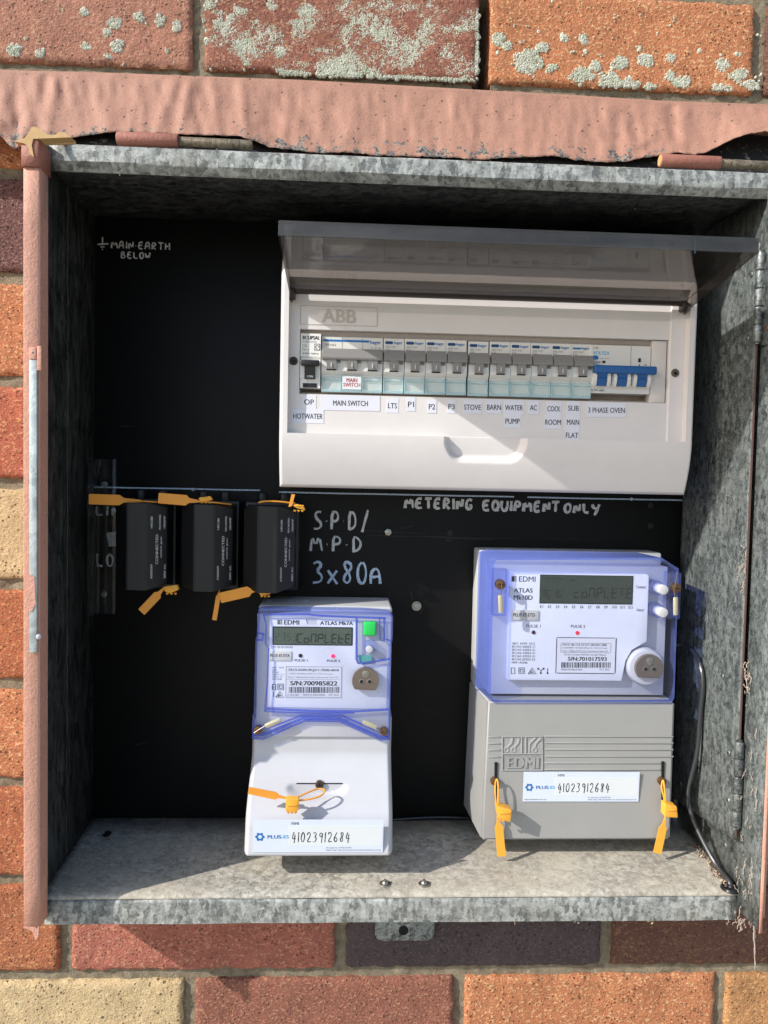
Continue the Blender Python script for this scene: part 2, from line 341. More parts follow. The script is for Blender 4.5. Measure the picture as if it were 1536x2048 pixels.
class MB:
    def __init__(s): s.v = []; s.f = []; s.mi = []; s.ms = []
    def mat(s, m):
        if m not in s.ms: s.ms.append(m)
        return s.ms.index(m)
    def add(s, vs, fs, m, T=None):
        o = len(s.v); k = s.mat(m)
        s.v += [tuple(T @ Vector(v)) if T else tuple(v) for v in vs]
        for f in fs: s.f.append(tuple(o+i for i in f)); s.mi.append(k)
        return s
    def bm(s, bm, m, T=None):
        bm.verts.index_update()
        s.add([v.co.copy() for v in bm.verts], [[v.index for v in f.verts] for f in bm.faces], m, T); bm.free(); return s
    def box(s, x0, x1, y0, y1, z0, z1, m, bev=0, seg=2, T=None):
        x0, x1 = sorted((x0, x1)); y0, y1 = sorted((y0, y1)); z0, z1 = sorted((z0, z1))
        b = bmesh.new()
        vs = [b.verts.new((x, y, z)) for x in (x0, x1) for y in (y0, y1) for z in (z0, z1)]
        for f in ((0, 1, 3, 2), (4, 6, 7, 5), (0, 4, 5, 1), (2, 3, 7, 6), (0, 2, 6, 4), (1, 5, 7, 3)): b.faces.new([vs[i] for i in f])
        if bev: bmesh.ops.bevel(b, geom=b.edges[:], offset=bev, segments=seg, profile=.5, affect='EDGES')
        return s.bm(b, m, T)
    def plate(s, poly, y0, y1, m, bev=0, seg=2, T=None, round_=0):
        """outline in x, z extruded from y0 (front) to y1"""
        if sum(poly[i-1][0]*p[1]-p[0]*poly[i-1][1] for i, p in enumerate(poly)) < 0: poly = poly[::-1]
        b = bmesh.new()
        a = [b.verts.new((x, y0, z)) for x, z in poly]; c = [b.verts.new((x, y1, z)) for x, z in poly]
        n = len(poly); ff = b.faces.new(a); fb = b.faces.new(c[::-1])
        for i in range(n): b.faces.new((a[i], c[i], c[(i+1) % n], a[(i+1) % n]))
        if round_:
            es = [e for e in b.edges if abs(e.verts[0].co.y-e.verts[1].co.y) > 1e-6]
            bmesh.ops.bevel(b, geom=es, offset=round_, segments=5, profile=.5, affect='EDGES')
        if bev:
            ym = min(y0, y1)
            es = [e for e in b.edges if all(abs(v.co.y-ym) < 1e-6 for v in e.verts)]
            bmesh.ops.bevel(b, geom=es, offset=bev, segments=seg, profile=.5, affect='EDGES')
        return s.bm(b, m, T)
    def prof(s, pts, x0, x1, m, T=None):
        """closed outline in y, z extruded along x"""
        n = len(pts); vs = [(x0, y, z) for y, z in pts]+[(x1, y, z) for y, z in pts]
        fs = [(i, (i+1) % n, n+(i+1) % n, n+i) for i in range(n)]+[tuple(range(n))[::-1], tuple(range(n, 2*n))]
        return s.add(vs, fs, m, T)
    def cyl(s, p0, p1, r, m, n=20, r2=None, bev=0):
        p0, p1 = Vector(p0), Vector(p1); d = (p1-p0).normalized()
        a = d.orthogonal().normalized(); b = d.cross(a); r2 = r if r2 is None else r2
        rings = [(p0, r), (p1, r2)]
        if bev: rings = [(p0, r-bev), (p0+d*bev*.3, r-bev*.3), (p0+d*bev, r), (p1-d*bev, r2), (p1-d*bev*.3, r2-bev*.3), (p1, r2-bev)]
        vs = []
        for p, q in rings: vs += [p+a*q*cos(2*pi*i/n)+b*q*sin(2*pi*i/n) for i in range(n)]
        fs = []
        for k in range(len(rings)-1): fs += [(k*n+i, k*n+(i+1) % n, (k+1)*n+(i+1) % n, (k+1)*n+i) for i in range(n)]
        fs += [tuple(range(n))[::-1], tuple(range((len(rings)-1)*n, len(rings)*n))]
        return s.add(vs, fs, m)
    def tube(s, pts, r, m, n=8, sq=1, smooth=0):
        pts = [Vector(p) for p in pts]
        for _ in range(smooth):
            q = [pts[0]]
            for a, b in zip(pts, pts[1:]): q += [a*.75+b*.25, a*.25+b*.75]
            pts = q+[pts[-1]]
        vs = []; up = None; N = len(pts)
        for i, p in enumerate(pts):
            d = (pts[min(i+1, N-1)]-pts[max(i-1, 0)])
            d = d.normalized() if d.length > 1e-9 else Vector((1, 0, 0))
            up = (d.orthogonal() if up is None else (up-d*up.dot(d)))
            up = up.normalized() if up.length > 1e-6 else d.orthogonal().normalized()
            b = d.cross(up); rr = r(i/(N-1)) if callable(r) else r
            for k in range(n):
                o = up*rr*cos(2*pi*k/n)+b*rr*sin(2*pi*k/n)
                if sq != 1: o.y *= sq
                vs.append(p+o)
        fs = [(i*n+k, i*n+(k+1) % n, (i+1)*n+(k+1) % n, (i+1)*n+k) for i in range(N-1) for k in range(n)]
        fs += [tuple(range(n))[::-1], tuple(range((N-1)*n, N*n))]
        return s.add(vs, fs, m)
    def dome(s, c, r, h, m, n=14, d=(0, -1, 0), rings=4):
        c, d = Vector(c), Vector(d).normalized(); a = d.orthogonal().normalized(); b = d.cross(a); vs = []
        for k in range(rings):
            t = k/rings*pi/2; vs += [c+d*h*sin(t)+(a*cos(2*pi*i/n)+b*sin(2*pi*i/n))*r*cos(t) for i in range(n)]
        vs.append(c+d*h)
        fs = [(k*n+i, k*n+(i+1) % n, (k+1)*n+(i+1) % n, (k+1)*n+i) for k in range(rings-1) for i in range(n)]
        fs += [((rings-1)*n+i, (rings-1)*n+(i+1) % n, rings*n) for i in range(n)]
        return s.add(vs, fs, m)
    def hf(s, xs, zs, fn, yb, m, keep=None):
        """front surface y = fn(x, z) on a grid, with a skirt back to depth yb"""
        nx, nz = len(xs), len(zs); vs = [(x, fn(x, z), z) for z in zs for x in xs]
        fs = []
        for j in range(nz-1):
            for i in range(nx-1):
                if keep is None or keep((xs[i]+xs[i+1])/2, (zs[j]+zs[j+1])/2): fs.append((j*nx+i, j*nx+i+1, (j+1)*nx+i+1, (j+1)*nx+i))
        e = {}
        for f in fs:
            for a, b in zip(f, f[1:]+f[:1]): e[(a, b)] = 1
        o = len(vs); back = {}
        for (a, b) in list(e):
            if (b, a) not in e:
                for q in (a, b):
                    if q not in back: back[q] = len(vs); vs.append((vs[q][0], yb, vs[q][2]))
                fs.append((b, a, back[a], back[b]))
        return s.add(vs, fs, m)
    def text(s, t, c, w, h, m, u=UX, v=UZ, bold=.0):
        vs, fs, asp = text_mesh(t, 0); c = Vector(c); nrm = u.cross(v)
        if w is None: w = h*asp
        for k, dx in enumerate((0,) if not bold else (-1, 0, 1)):
            s.add([c+u*(x*w*(1-3*bold*h/max(w, 1e-6))+dx*bold*2.2*h)+v*(y*h)+nrm*(.012*k) for x, y in vs], fs, m)
        return s
    def tpx(s, t, x0, y0, x1, y1, Y, m, bold=.0):
        k = MM(Y); x, z = P((x0+x1)/2, (y0+y1)/2, Y)
        return s.text(t, (x, Y, z), (x1-x0)*k, (y1-y0)*k, m, bold=bold)
    def rpx(s, x0, y0, x1, y1, Y, m, th=.3, bev=0, round_=0, ang=0):
        k = MM(Y); x, z = P((x0+x1)/2, (y0+y1)/2, Y); a, b = (x1-x0)*k/2, (y1-y0)*k/2
        u, v = rotv(ang); pl = [(x+u.x*p*a+v.x*q*b, z+u.z*p*a+v.z*q*b) for p, q in ((-1, -1), (1, -1), (1, 1), (-1, 1))]
        return s.plate(pl, Y, Y+th, m, bev, 2, None, round_)
    def write(s, t, x, z, cw, ch, Y, r, m, gap=.3, slant=0, jit=.05, sm=1, ang=0., sq=.3):
        """pen strokes, left edge x, base z, cell size cw * ch"""
        for c in t:
            if c == ' ': x += cw*.8; continue
            wd = cw*(.25 if c in 'I1.' else 1.15 if c == 'M' else 1)
            for st in GLY[c]:
                pts = []
                for (a, b) in st:
                    if c in 'I1': a = .5
                    px = x+a*wd+b*ch*slant+random.uniform(-jit, jit)*cw; pz = z+b*ch+random.uniform(-jit, jit)*ch*.6+(x+a*wd)*0
                    pts.append((px, Y, pz))
                ph_ = random.uniform(0, 6); s.tube(pts, lambda t_, p_=ph_: r*(.92+.2*sin(9*t_+p_)-.12*t_), m, 6, sq, sm)
            x += wd+gap*cw; z += ang*(wd+gap*cw)
        return s
    def seg(s, t, x, z, cw, ch, Y, r, m, gap=.35, slant=.08):
        for c in t:
            if c != ' ':
                hh = .55 if c in 'oc' else 1
                for q in SEG[c]:
                    (a, b), (d, e) = SEGP[q]
                    if c in 'oc' : b *= 1; e *= 1
                    f = .06; a2, b2, d2, e2 = a+(d-a)*f, b+(e-b)*f, d-(d-a)*f, e-(e-b)*f
                    s.tube([(x+a2*cw+b2*ch*slant, Y, z+b2*ch), (x+d2*cw+e2*ch*slant, Y, z+e2*ch)], r, m, 5, .25)
            x += cw*(1+gap)
        return s
    def build(s, name, parent=None, org=None, smooth=35, solid=0, label=None, cat=None, group=None, kind=None):
        root = parent
        while root is not None and root.parent: root = root.parent
        o3 = Vector(org) if org is not None else (Vector(root['_org']) if root else Vector((0, 0, 0)))
        me = bpy.data.meshes.new(name)
        me.from_pydata([((v[0]-o3.x)*.001, (v[1]-o3.y)*.001, (v[2]-o3.z)*.001) for v in s.v], [], s.f)
        for m in s.ms: me.materials.append(m)
        me.polygons.foreach_set('material_index', s.mi)
        me.polygons.foreach_set('use_smooth', [True]*len(s.f)); me.update()
        me.set_sharp_from_angle(angle=radians(smooth))
        o = bpy.data.objects.new(name, me); COL.objects.link(o)
        if parent: o.parent = parent
        else: o.location = o3*.001; o['_org'] = tuple(o3)
        if solid:
            md = o.modifiers.new('thickness', 'SOLIDIFY'); md.thickness = solid*.001; md.offset = 0
        tag(o, label, cat, group, kind); return o
def tag(o, label=None, cat=None, group=None, kind=None):
    if label: o['label'] = label
    if cat: o['category'] = cat
    if group: o['group'] = group
    if kind: o['kind'] = kind
def thing(name, label, cat, org, group=None):
    o = bpy.data.objects.new(name, None); COL.objects.link(o); o.empty_display_size = .02
    o.location = Vector(org)*.001; o['_org'] = tuple(float(q) for q in org); tag(o, label, cat, group); return o
def copy_tree(o, parent=None):
    c = o.copy(); COL.objects.link(c); c.parent = parent
    for ch in o.children: copy_tree(ch, c)
    return c
def lerp(a, b, t): return a+(b-a)*t
def smooth(t): t = max(0, min(1, t)); return t*t*(3-2*t)
def fbm(x, y, z=0.): return noise.fractal(Vector((x, y, z)), 1.0, 2.0, 4)
def frange(a, b, st):
    n = max(1, int(round((b-a)/st))); return [a+(b-a)*i/n for i in range(n+1)]

# ------------------------------------------------------------------ the brick wall
HX0, HX1, HZ0, HZ1 = -94, 489, -697, -79              # hole the meter box sits in
wall = thing('brick_wall', 'multicoloured face brick wall behind and around the metal meter box', 'wall', (200, 6, -1000))
SPEC = {(0, -1): 'pinkbrown', (0, 0): 'brownred', (0, 1): 'orange', (0, 2): 'darkbrown', (-1, 0): 'brownred', (-1, 1): 'rust', (-1, 2): 'orange',
        (1, -1): 'orange', (2, -1): 'purple', (3, -1): 'orange', (4, -1): 'redorange', (5, -1): 'cream', (6, -1): 'rust', (7, -1): 'orange', (8, -1): 'rust',
        (9, -1): 'rust', (9, 0): 'rose', (9, 1): 'charcoal', (9, 2): 'darkbrown', (10, -1): 'cream', (10, 0): 'brownred', (10, 1): 'orange', (10, 2): 'tan'}
bmb = MB(); keys = list(BR)
for r in range(-2, 17):
    zt = 86-86*r-4.6; zb = zt-76.8
    off = 15.5 if r % 2 == 0 else -91.8
    for k in range(-2, 4):
        x0, x1 = off+240*(k)+4.9, off+240*(k+1)-4.9
        x0, x1 = x0, x1
        clip_l = clip_r = False
        zt_, zb_ = zt, zb
        if r in (1, 9):
            if r == 9 and x1 > HX0 and x0 < HX1+40: zt_ = HZ0
            if r == 1 and x1 > HX0 and x0 < HX1: zb_ = HZ1
        elif zb < HZ1 and zt > HZ0:
            if x0 < HX0 < x1: x1 = HX0
            elif x0 < HX1 < x1: x0 = HX1
            elif x0 >= HX0 and x1 <= HX1: continue
        if x0 > 720 or x1 < -330 or x1-x0 < 6: continue
        # running numbers: k index with the leftmost visible brick = -1
        key = (r, k)
        m = BR[SPEC.get(key, keys[(r*5+k*3) % len(keys)])]
        tilt = random.uniform(-.6, .6); pr = random.uniform(-.5, .5); ph = r*7.3+k*13.7
        nx = max(2, int((x1-x0)/3.2)); nz = max(2, int((zt_-zb_)/3.2))
        def corner(x, z, x0=x0, x1=x1, z0=zb_, z1=zt_):
            return min(x-x0, x1-x, z-z0, z1-z)
        xs = [lerp(x0, x1, i/nx) for i in range(nx+1)]; zs = [lerp(zb_, zt_, i/nz) for i in range(nz+1)]
        vs = []
        for z in zs:
            for x in xs:
                d = corner(x, z); n1 = fbm(x*.045+ph, z*.045); n2 = fbm(x*.22+ph, z*.22)
                y = pr+n1*.7+n2*.35+tilt*(x-x0)/(x1-x0)
                edge = max(0, 1-d/3.4); y += edge**2*(1.6+1.6*max(0, fbm(x*.09+ph*2, z*.09)*2))
                ex = ez = 0
                if d < .1:
                    j = fbm(x*.12+ph, z*.12, 3)*1.1+fbm(x*.5, z*.5+ph, 5)*.5
                    if x == xs[0]: ex = j+.3
                    if x == xs[-1]: ex = j-.3
                    if z == zs[0]: ez = j+.3
                    if z == zs[-1]: ez = j-.3
                cc = min(x-x0, x1-x)+min(z-zb_, zt_-z)
                if cc < 4: y += (4-cc)*.5
                vs.append((x+ex, y, z+ez))
        fs = [(j*(nx+1)+i, j*(nx+1)+i+1, (j+1)*(nx+1)+i+1, (j+1)*(nx+1)+i) for j in range(nz) for i in range(nx)]
        ring = [i for i in range(nx+1)]+[j*(nx+1)+nx for j in range(1, nz+1)]+[nz*(nx+1)+i for i in range(nx-1, -1, -1)]+[j*(nx+1) for j in range(nz-1, 0, -1)]
        o = len(vs)
        for q in ring: vs.append((vs[q][0], 70 if r == 0 and k >= 0 else 30, vs[q][2]))
        L = len(ring); fs += [(ring[(i+1) % L], ring[i], o+i, o+(i+1) % L) for i in range(L)]
        bmb.add(vs, fs, m)
bmb.build('bricks', wall, smooth=60)
mo = MB()
def mortar(x0, x1, z0, z1):
    xs, zs = frange(x0, x1, 4), frange(z0, z1, 4)
    def fy(x, z):
        if 250.6 < x < 260.4 and 2 < z < 82: return 45
        return 4.6+fbm(x*.06, z*.06)*1.5+fbm(x*.25, z*.25)*.9
    vs = [(x, fy(x, z), z) for z in zs for x in xs]; n = len(xs)
    mo.add(vs, [(j*n+i, j*n+i+1, (j+1)*n+i+1, (j+1)*n+i) for j in range(len(zs)-1) for i in range(n-1)], MORTAR)
mortar(-340, 730, -84, 180); mortar(-340, 730, -1330, -694); mortar(-340, -92, -694, -84); mortar(487, 730, -694, -84)
mo.build('mortar', wall, smooth=80)

gm = NT('concrete path'); gn = gm.noise(3, 6, .7); gm.P(Base_Color=gm.mix(gn, lin(150, 144, 132), lin(186, 178, 164)), Roughness=.9, Normal=gm.bump(gm.noise(60, 5), .004, .6))
q = MB(); q.add([(-30000, -40000, -1310), (30000, -40000, -1310), (30000, 60, -1310), (-30000, 60, -1310)], [(0, 1, 2, 3)], gm.m); q.build('ground', org=(0, -2000, -1310), kind='structure')  # unseen ground, added so bounced sunlight fills the inside of the box
# lichen crusted on the top bricks: thousands of tiny lobes
li = MB()
def lich_density(px, py):
    d = -1.
    def blob(cx, cy, rx, ry, k=1.): return k*(1-sqrt(((px-cx)/rx)**2+((py-cy)/ry)**2))
    if 403 < px < 958:
        d = max(d, blob(800, 75, 185, 95, 1.3), blob(835, 85, 150, 85, 1.5), blob(900, 110, 80, 70, 1.3), blob(690, 130, 60, 40), blob(585, 132, 36, 20), blob(455, 60, 42, 40, .8), blob(500, 85, 50, 40, .9),
                blob(530, 70, 40, 25), blob(560, 102, 26, 18), blob(430, 75, 22, 18), blob(615, 22, 26, 14), blob(640, 60, 60, 40, .9), blob(700, 20, 70, 30, .9), blob(480, 22, 16, 9), blob(545, 12, 12, 8), blob(420, 8, 14, 9), blob(770, 15, 60, 25), -.28)
    elif px >= 985 and px < 1525:
        d = max(d, *[blob(*q) for q in ((1055, 122, 30, 24, 1.1), (1000, 77, 14, 12), (1015, 90, 9, 9), (1165, 150, 24, 16), (1222, 160, 24, 18), (1255, 170, 24, 16), (1192, 131, 12, 10), (1240, 125, 16, 12), (1290, 120, 18, 12), (1340, 152, 12, 10),
                (1365, 162, 16, 12), (1445, 130, 16, 12), (1478, 152, 18, 14), (1500, 170, 16, 10), (1440, 178, 22, 10), (1343, 114, 10, 8), (1168, 76, 9, 9), (1130, 75, 8, 7), (1105, 135, 14, 8), (1300, 172, 14, 8), (1085, 95, 14, 10))], -.34)
    else:
        d = max(d, *[blob(*q) for q in ((228, 45, 15, 12), (278, 33, 13, 10), (214, 65, 9, 9), (235, 92, 14, 12), (30, 100, 14, 12), (80, 105, 9, 8), (215, 112, 8, 6), (320, 40, 10, 12), (355, 50, 9, 12), (168, 24, 9, 8), (170, 92, 8, 7))], -.38)
    return d
tries = 0; cnt = 0
while tries < 120000:
    tries += 1
    px, py = random.uniform(-20, 1530), random.uniform(-60, 192)
    if 373 < px < 405 or 957 < px < 986: continue
    lim = 120+px*.041 if px < 380 else 128+px*.036
    if py > lim: continue
    d = lich_density(px, max(py, 3))
    x, z = P(px, py, -.5)
    d += fbm(x*.14, z*.14, 9)*.45+fbm(x*.5, z*.5, 4)*.22
    if d < .04: continue
    rr = random.uniform(.5, 1.25)*(1.2 if d > .5 else .9); h = random.uniform(.25, .6)*(1+min(d, 1)*.5)
    if random.random() < .10: rr *= 2.3; h *= .6
    n = 7; ph = random.random()*6; vs = []
    for (q, hh) in ((1, 0), (.92, .6), (.5, .95)):
        for i in range(n):
            a = ph+i*2*pi/n; f = q*rr*(1+random.uniform(-.3, .3)); vs.append((x+f*cos(a), 1.2-(h+1.2)*hh, z+f*sin(a)))
    vs.append((x, .9-h-1.2, z))
    fs = [(k*n+i, (k+1)*n+i, (k+1)*n+(i+1) % n, k*n+(i+1) % n) for k in range(2) for i in range(n)]+[(2*n+i, 3*n, 2*n+(i+1) % n) for i in range(n)]
    li.add(vs, fs, LICHEN); cnt += 1
li.build('lichen', org=(200, 0, 0), smooth=70, label='pale green lichen crusted over the top bricks', cat='lichen', kind='stuff')

# ------------------------------------------------------------------ flashing tape over the box
ft = thing('flashing_tape', 'wrinkled salmon painted flashing strip peeling above the meter box', 'flashing', (200, -5, -70))
top = [(-260, 132), (0, 140), (230, 146), (380, 152), (600, 160), (750, 168), (960, 180), (1140, 190), (1330, 202), (1536, 209), (1900, 222)]
bot = [(-260, 262), (0, 270), (20, 292), (38, 303), (42, 283), (52, 270), (75, 268), (100, 274), (130, 278), (160, 272), (200, 267), (235, 263), (300, 266), (400, 270), (480, 272), (505, 281), (540, 294), (600, 301), (640, 306), (700, 305), (760, 311),
       (830, 313), (880, 314), (950, 319), (1000, 316), (1060, 314), (1100, 311), (1150, 319), (1210, 325), (1260, 322), (1310, 311), (1360, 305), (1390, 310), (1415, 304), (1440, 291), (1465, 278), (1495, 268), (1536, 262), (1900, 250)]
def interp(tab, x):
    for (a, b), (c, d) in zip(tab, tab[1:]):
        if a <= x <= c: return b+(d-b)*(x-a)/(c-a)
    return tab[-1][1]
tp = MB(); pxs = frange(-260, 1900, 7); NV = 26; vs = []
for px in pxs:
    for j in range(NV+1):
        t = j/NV; py = lerp(interp(top, px), interp(bot, px)+fbm(px*.05, 3)*2.0+fbm(px*.21, 8)*2.4*(px > 470), t)
        Y = lerp(-3.0, -27, t**1.25)
        rip = sin(px*.055+fbm(px*.01, t*1.5)*6)*1.3*smooth(t*1.4)*max(0, .25+fbm(px*.006, 1.7)*1.6)
        for c, wd, am, sl in ((378, 10, 2.2, 22), (345, 12, 1.6, 40), (425, 9, 1.8, -14), (485, 9, 1.5, -10), (110, 12, 1.5, 26), (90, 10, -1, 26), (1220, 12, 1.4, -4), (1345, 12, -1.8, -8), (1365, 9, 1.2, -8), (910, 14, 1.2, 12), (700, 22, .9, 5), (640, 10, .8, -6)):
            rip += 1.6*am*exp(-((px+sl*(t-.2)-c)/wd)**2)*(1-.5*t)*smooth(t*6)
        rip += (fbm(px*.075+t*1.2, t*.9, 2)*1.1+abs(fbm(px*.035-t*1.0, t*.5, 6))*1.9)*smooth(t*5)
        Y -= rip+fbm(px*.02, t*3, 5)*1.1
        if t > .93: Y -= (t-.93)*14*(.2+fbm(px*.05, 8))
        vs.append(P3(px, py, Y))
n = NV+1
tp.add(vs, [(i*n+j, i*n+j+1, (i+1)*n+j+1, (i+1)*n+j) for i in range(len(pxs)-1) for j in range(NV)], TAPE)
tp.build('painted_strip', ft, smooth=60, solid=.45)
bt = MB(); pxs2 = frange(40, 1900, 12); vs = []
for px in pxs2:
    for j in range(9):
        t = j/8; py = lerp(interp(top, px)+60, 272+px*.0375+22, t); Y = lerp(-10, -36, t)+fbm(px*.02, t*2, 3)*1.0+6
        vs.append(P3(px, py, Y+5))
bt.add(vs, [(i*9+j, i*9+j+1, (i+1)*9+j+1, (i+1)*9+j) for i in range(len(pxs2)-1) for j in range(8)], BITUMEN)
bt.build('bitumen_backing', ft, smooth=80, solid=.6)

# ------------------------------------------------------------------ the meter box
XL, XR = -92.0, 481.0                                 # inner faces of the side walls
YB = 75.0                                             # face of the black board
ZF = -668.0                                           # floor at the back
box = thing('meter_box', 'open galvanised steel meter box with brown painted edges set into brick wall', 'meter box', (195, 0, -697))
def sheet(pts, z0, z1, m, mb):                        # open outline in x, y drawn up from z0 to z1
    n = len(pts); zs = frange(z0, z1, 40); vs = [(x, y, z) for z in zs for x, y in pts]
    mb.add(vs, [(j*n+i, j*n+i+1, (j+1)*n+i+1, (j+1)*n+i) for j in range(len(zs)-1) for i in range(n-1)], m)
s_ = MB(); sheet([(XL+2.6, -58), (XL+2.2, -50), (XL, -47), (XL-2, YB+6)], -690, -82, GALV_SHADED, s_); s_.build('side_panel', box, smooth=50, solid=1.2)
s_ = MB()
sheet([(-94.6, 14), (-94.9, -74), (-94.2, -75.2), (-84.6, -75.4), (-83.6, -74.6), (-83.9, -60), (-87.6, -57)], -684, -109, PAINT, s_)
s_.plate([(-94.9, -683), (-83.6, -683), (-84.4, -690), (-86, -693.5), (-88, -686)], -75.6, -74.4, PAINT)
s_.build('edge_trim', box, smooth=40, solid=1.3, label='brown painted left edge of the box')
s_ = MB(); sheet([(-95.4, 10), (-95.6, -76), (-95, -77), (-84.4, -77.2), (-83.2, -76.2), (-83.4, -56)], -110.5, -91, PAINT_D, s_); s_.build('corner_cap', box, smooth=40, solid=1.3)
# right: outer wall with a projecting painted fin
s_ = MB(); sheet([(XR+2, YB+6), (XR+2.5, -46), (XR-1.8, -52), (XR-1.0, -70), (XR-1.0, -82.0)], -686, -92, GALV_PLATE, s_); s_.build('side_panel', box, smooth=50, solid=1.4)
s_ = MB(); sheet([(XR-1.2, -83), (XR+.9, -83), (XR+1.2, -64), (XR+6, -62), (XR+15, -62), (XR+16, 10)], -688, -92, PAINT, s_)
s_.build('edge_trim', box, smooth=30, solid=1.0, label='brown painted right edge of the box')
# floor with rolled lip, ceiling with rolled lip
def xsheet(pts, x0, x1, m, mb, wob=0.):
    n = len(pts); xs = frange(x0, x1, 8)
    vs = [(x, y+wob*fbm(x*.02, i*.7)*(.3 if i < 2 else 1), z+wob*fbm(x*.015+5, i*.6)) for x in xs for i, (y, z) in enumerate(pts)]
    mb.add(vs, [(j*n+i, j*n+i+1, (j+1)*n+i+1, (j+1)*n+i) for j in range(len(xs)-1) for i in range(n-1)], m)
s_ = MB(); xsheet([(YB+6, ZF), (40, ZF-1.4), (0, ZF-3.2), (-38, ZF-5), (-44, ZF-5.6), (-47.6, ZF-6.7), (-49.6, ZF-8.7)], XL-2, XR+2, GALV_FLOOR, s_, .5); s_.build('floor_panel', box, smooth=60, solid=1.2)
s_ = MB(); xsheet([(-49.7, ZF-8.9), (-50.4, ZF-11.5), (-50.6, ZF-20), (-50.4, ZF-28.2), (-49, ZF-28.8), (-20, ZF-28.6), (-1, ZF-28.6)], -89.5, 478.5, GALV_LIP, s_, .45); s_.build('floor_lip', box, smooth=50, solid=1.0)
s_ = MB(); xsheet([(YB+6, -93.5), (0, -94.8), (-42, -95.6)], XL-2, XR+2, GALV_SHADED, s_, .3); s_.build('ceiling_panel', box, smooth=60, solid=1.2)
s_ = MB(); xsheet([(-40, -95.9), (-42.5, -99.6), (-45, -100.2), (-49.8, -95.6), (-50.5, -94.6), (-50.6, -88), (-50.3, -83.2), (-49, -82.2), (-20, -81), (10, -80)], -86.5, 505, GALV_LIP, s_, .4); s_.build('ceiling_lip', box, smooth=28, solid=1.0)
# lid hinges along the top
def lid_hinge(pa, pb, pc, ya=-41):
    a, b, c = P3(*pa, ya), P3(*pb, ya), P3(*pc, ya)
    h = MB(); h.cyl(a, b, 5.0, PAINT_D, 20, None, .5).cyl((a[0]-.3, a[1], a[2]), (a[0]+1.2, a[1], a[2]), 4.2, FOAM, 16)
    o = h.build('lid_hinge', box)
    h = MB(); h.cyl((b[0]+.2, b[1]+1, b[2]), (c[0], c[1]+1, c[2]), 3.6, RUSTY, 18, None, .5); h.build('hinge_pin', o)
lid_hinge((235, 277), (357, 282), (504, 289)); lid_hinge((1320, 321), (1439, 326), (1545, 331))
# pale bar left where the lid seal sat
s_ = MB(); a, b = P3(69, 720, -76.8), P3(68, 1304, -76.8)
s_.box(a[0]-3.0, a[0]+2.6, -79.2, -76.4, b[2], a[2], galv('pale steel bar', (150, 160, 162), (196, 204, 204), .3, .4, 30, .1), .5)
s_.box(a[0]-2.8, a[0]+2.4, -80, -76.2, a[2], a[2]+9, PAINT, .8); s_.box(a[0]+2.8, a[0]+6.2, -80, -77, a[2]-8, a[2]+10, PAINT, .6)
s_.dome((a[0], -79, a[2]+5), 1.8, 1.2, HINGE); s_.dome((a[0]+3.5, -78, b[2]+12), 2.2, 1.6, MWHITE)
c = P3(64, 1185, -79.6); s_.plate([(a[0]-3, c[2]+14), (a[0]+1, c[2]+12), (a[0]+2, c[2]-8), (a[0]-.5, c[2]-14), (a[0]-3, c[2]-14)], -79.7, -79.2, PAINT)
s_.build('locking_bar', box)
# foam squeezed out at the top left corner
s_ = MB()
s_.plate([P(*q, -70) for q in ((39, 293), (58, 287), (66, 278), (73, 265), (80, 264), (92, 272), (106, 280), (119, 280), (128, 275), (138, 276), (152, 285), (104, 287), (76, 288), (73, 300), (77, 324), (70, 318), (66, 303), (58, 297))], -78.6, -70, FOAM, 1.6, 3)
s_.tube([P3(72, 286, -72), P3(100, 285, -58), P3(150, 286, -47)], 1.8, FOAM, 8, .8, 1); s_.build('sealant', box, smooth=80)
# lug under the floor, floor bolts
s_ = MB(); lug = MB(); x0, z0 = P(750, 1845, -2); x1, z1 = P(868, 1879, -2)
N = 20; pl = [(x0, z0+8), (x0, z1+6), (x0+2, z1+2), (x0+6, z1), (x1-6, z1), (x1-2, z1+2), (x1, z1+6), (x1, z0+8)]
lug.plate(pl, -3.6, -1.8, GALV, .3); hx, hz = P(807, 1861, -3.6)
lug.cyl((hx, -3.75, hz), (hx, -3.0, hz), 4.4, DARK, 20); lug.build('mounting_lug', box)
for px, py in ((770, 1769), (848, 1769)):
    b = PZ(px, py, ZF-4.6); s_ = MB()
    s_.cyl((b[0], b[1], b[2]-1), (b[0], b[1], b[2]+1.3), 4.8, STEEL, 22, None, .5).dome((b[0], b[1], b[2]+1), 3.0, 3.0, STEEL, 16, (0, 0, 1)).cyl((b[0], b[1], b[2]+3), (b[0], b[1], b[2]+4.2), 1.1, STEEL, 10); s_.build('floor_bolt', box)
b = PZ(214, 1667, ZF+.2); s_ = MB(); s_.add([(b[0]+3.6*cos(i*pi/8)*(1+.3*sin(i*2.3)), b[1]+6.5*sin(i*pi/8), ZF-.1) for i in range(16)], [tuple(range(16))], DARK); s_.build('drain_hole', box)

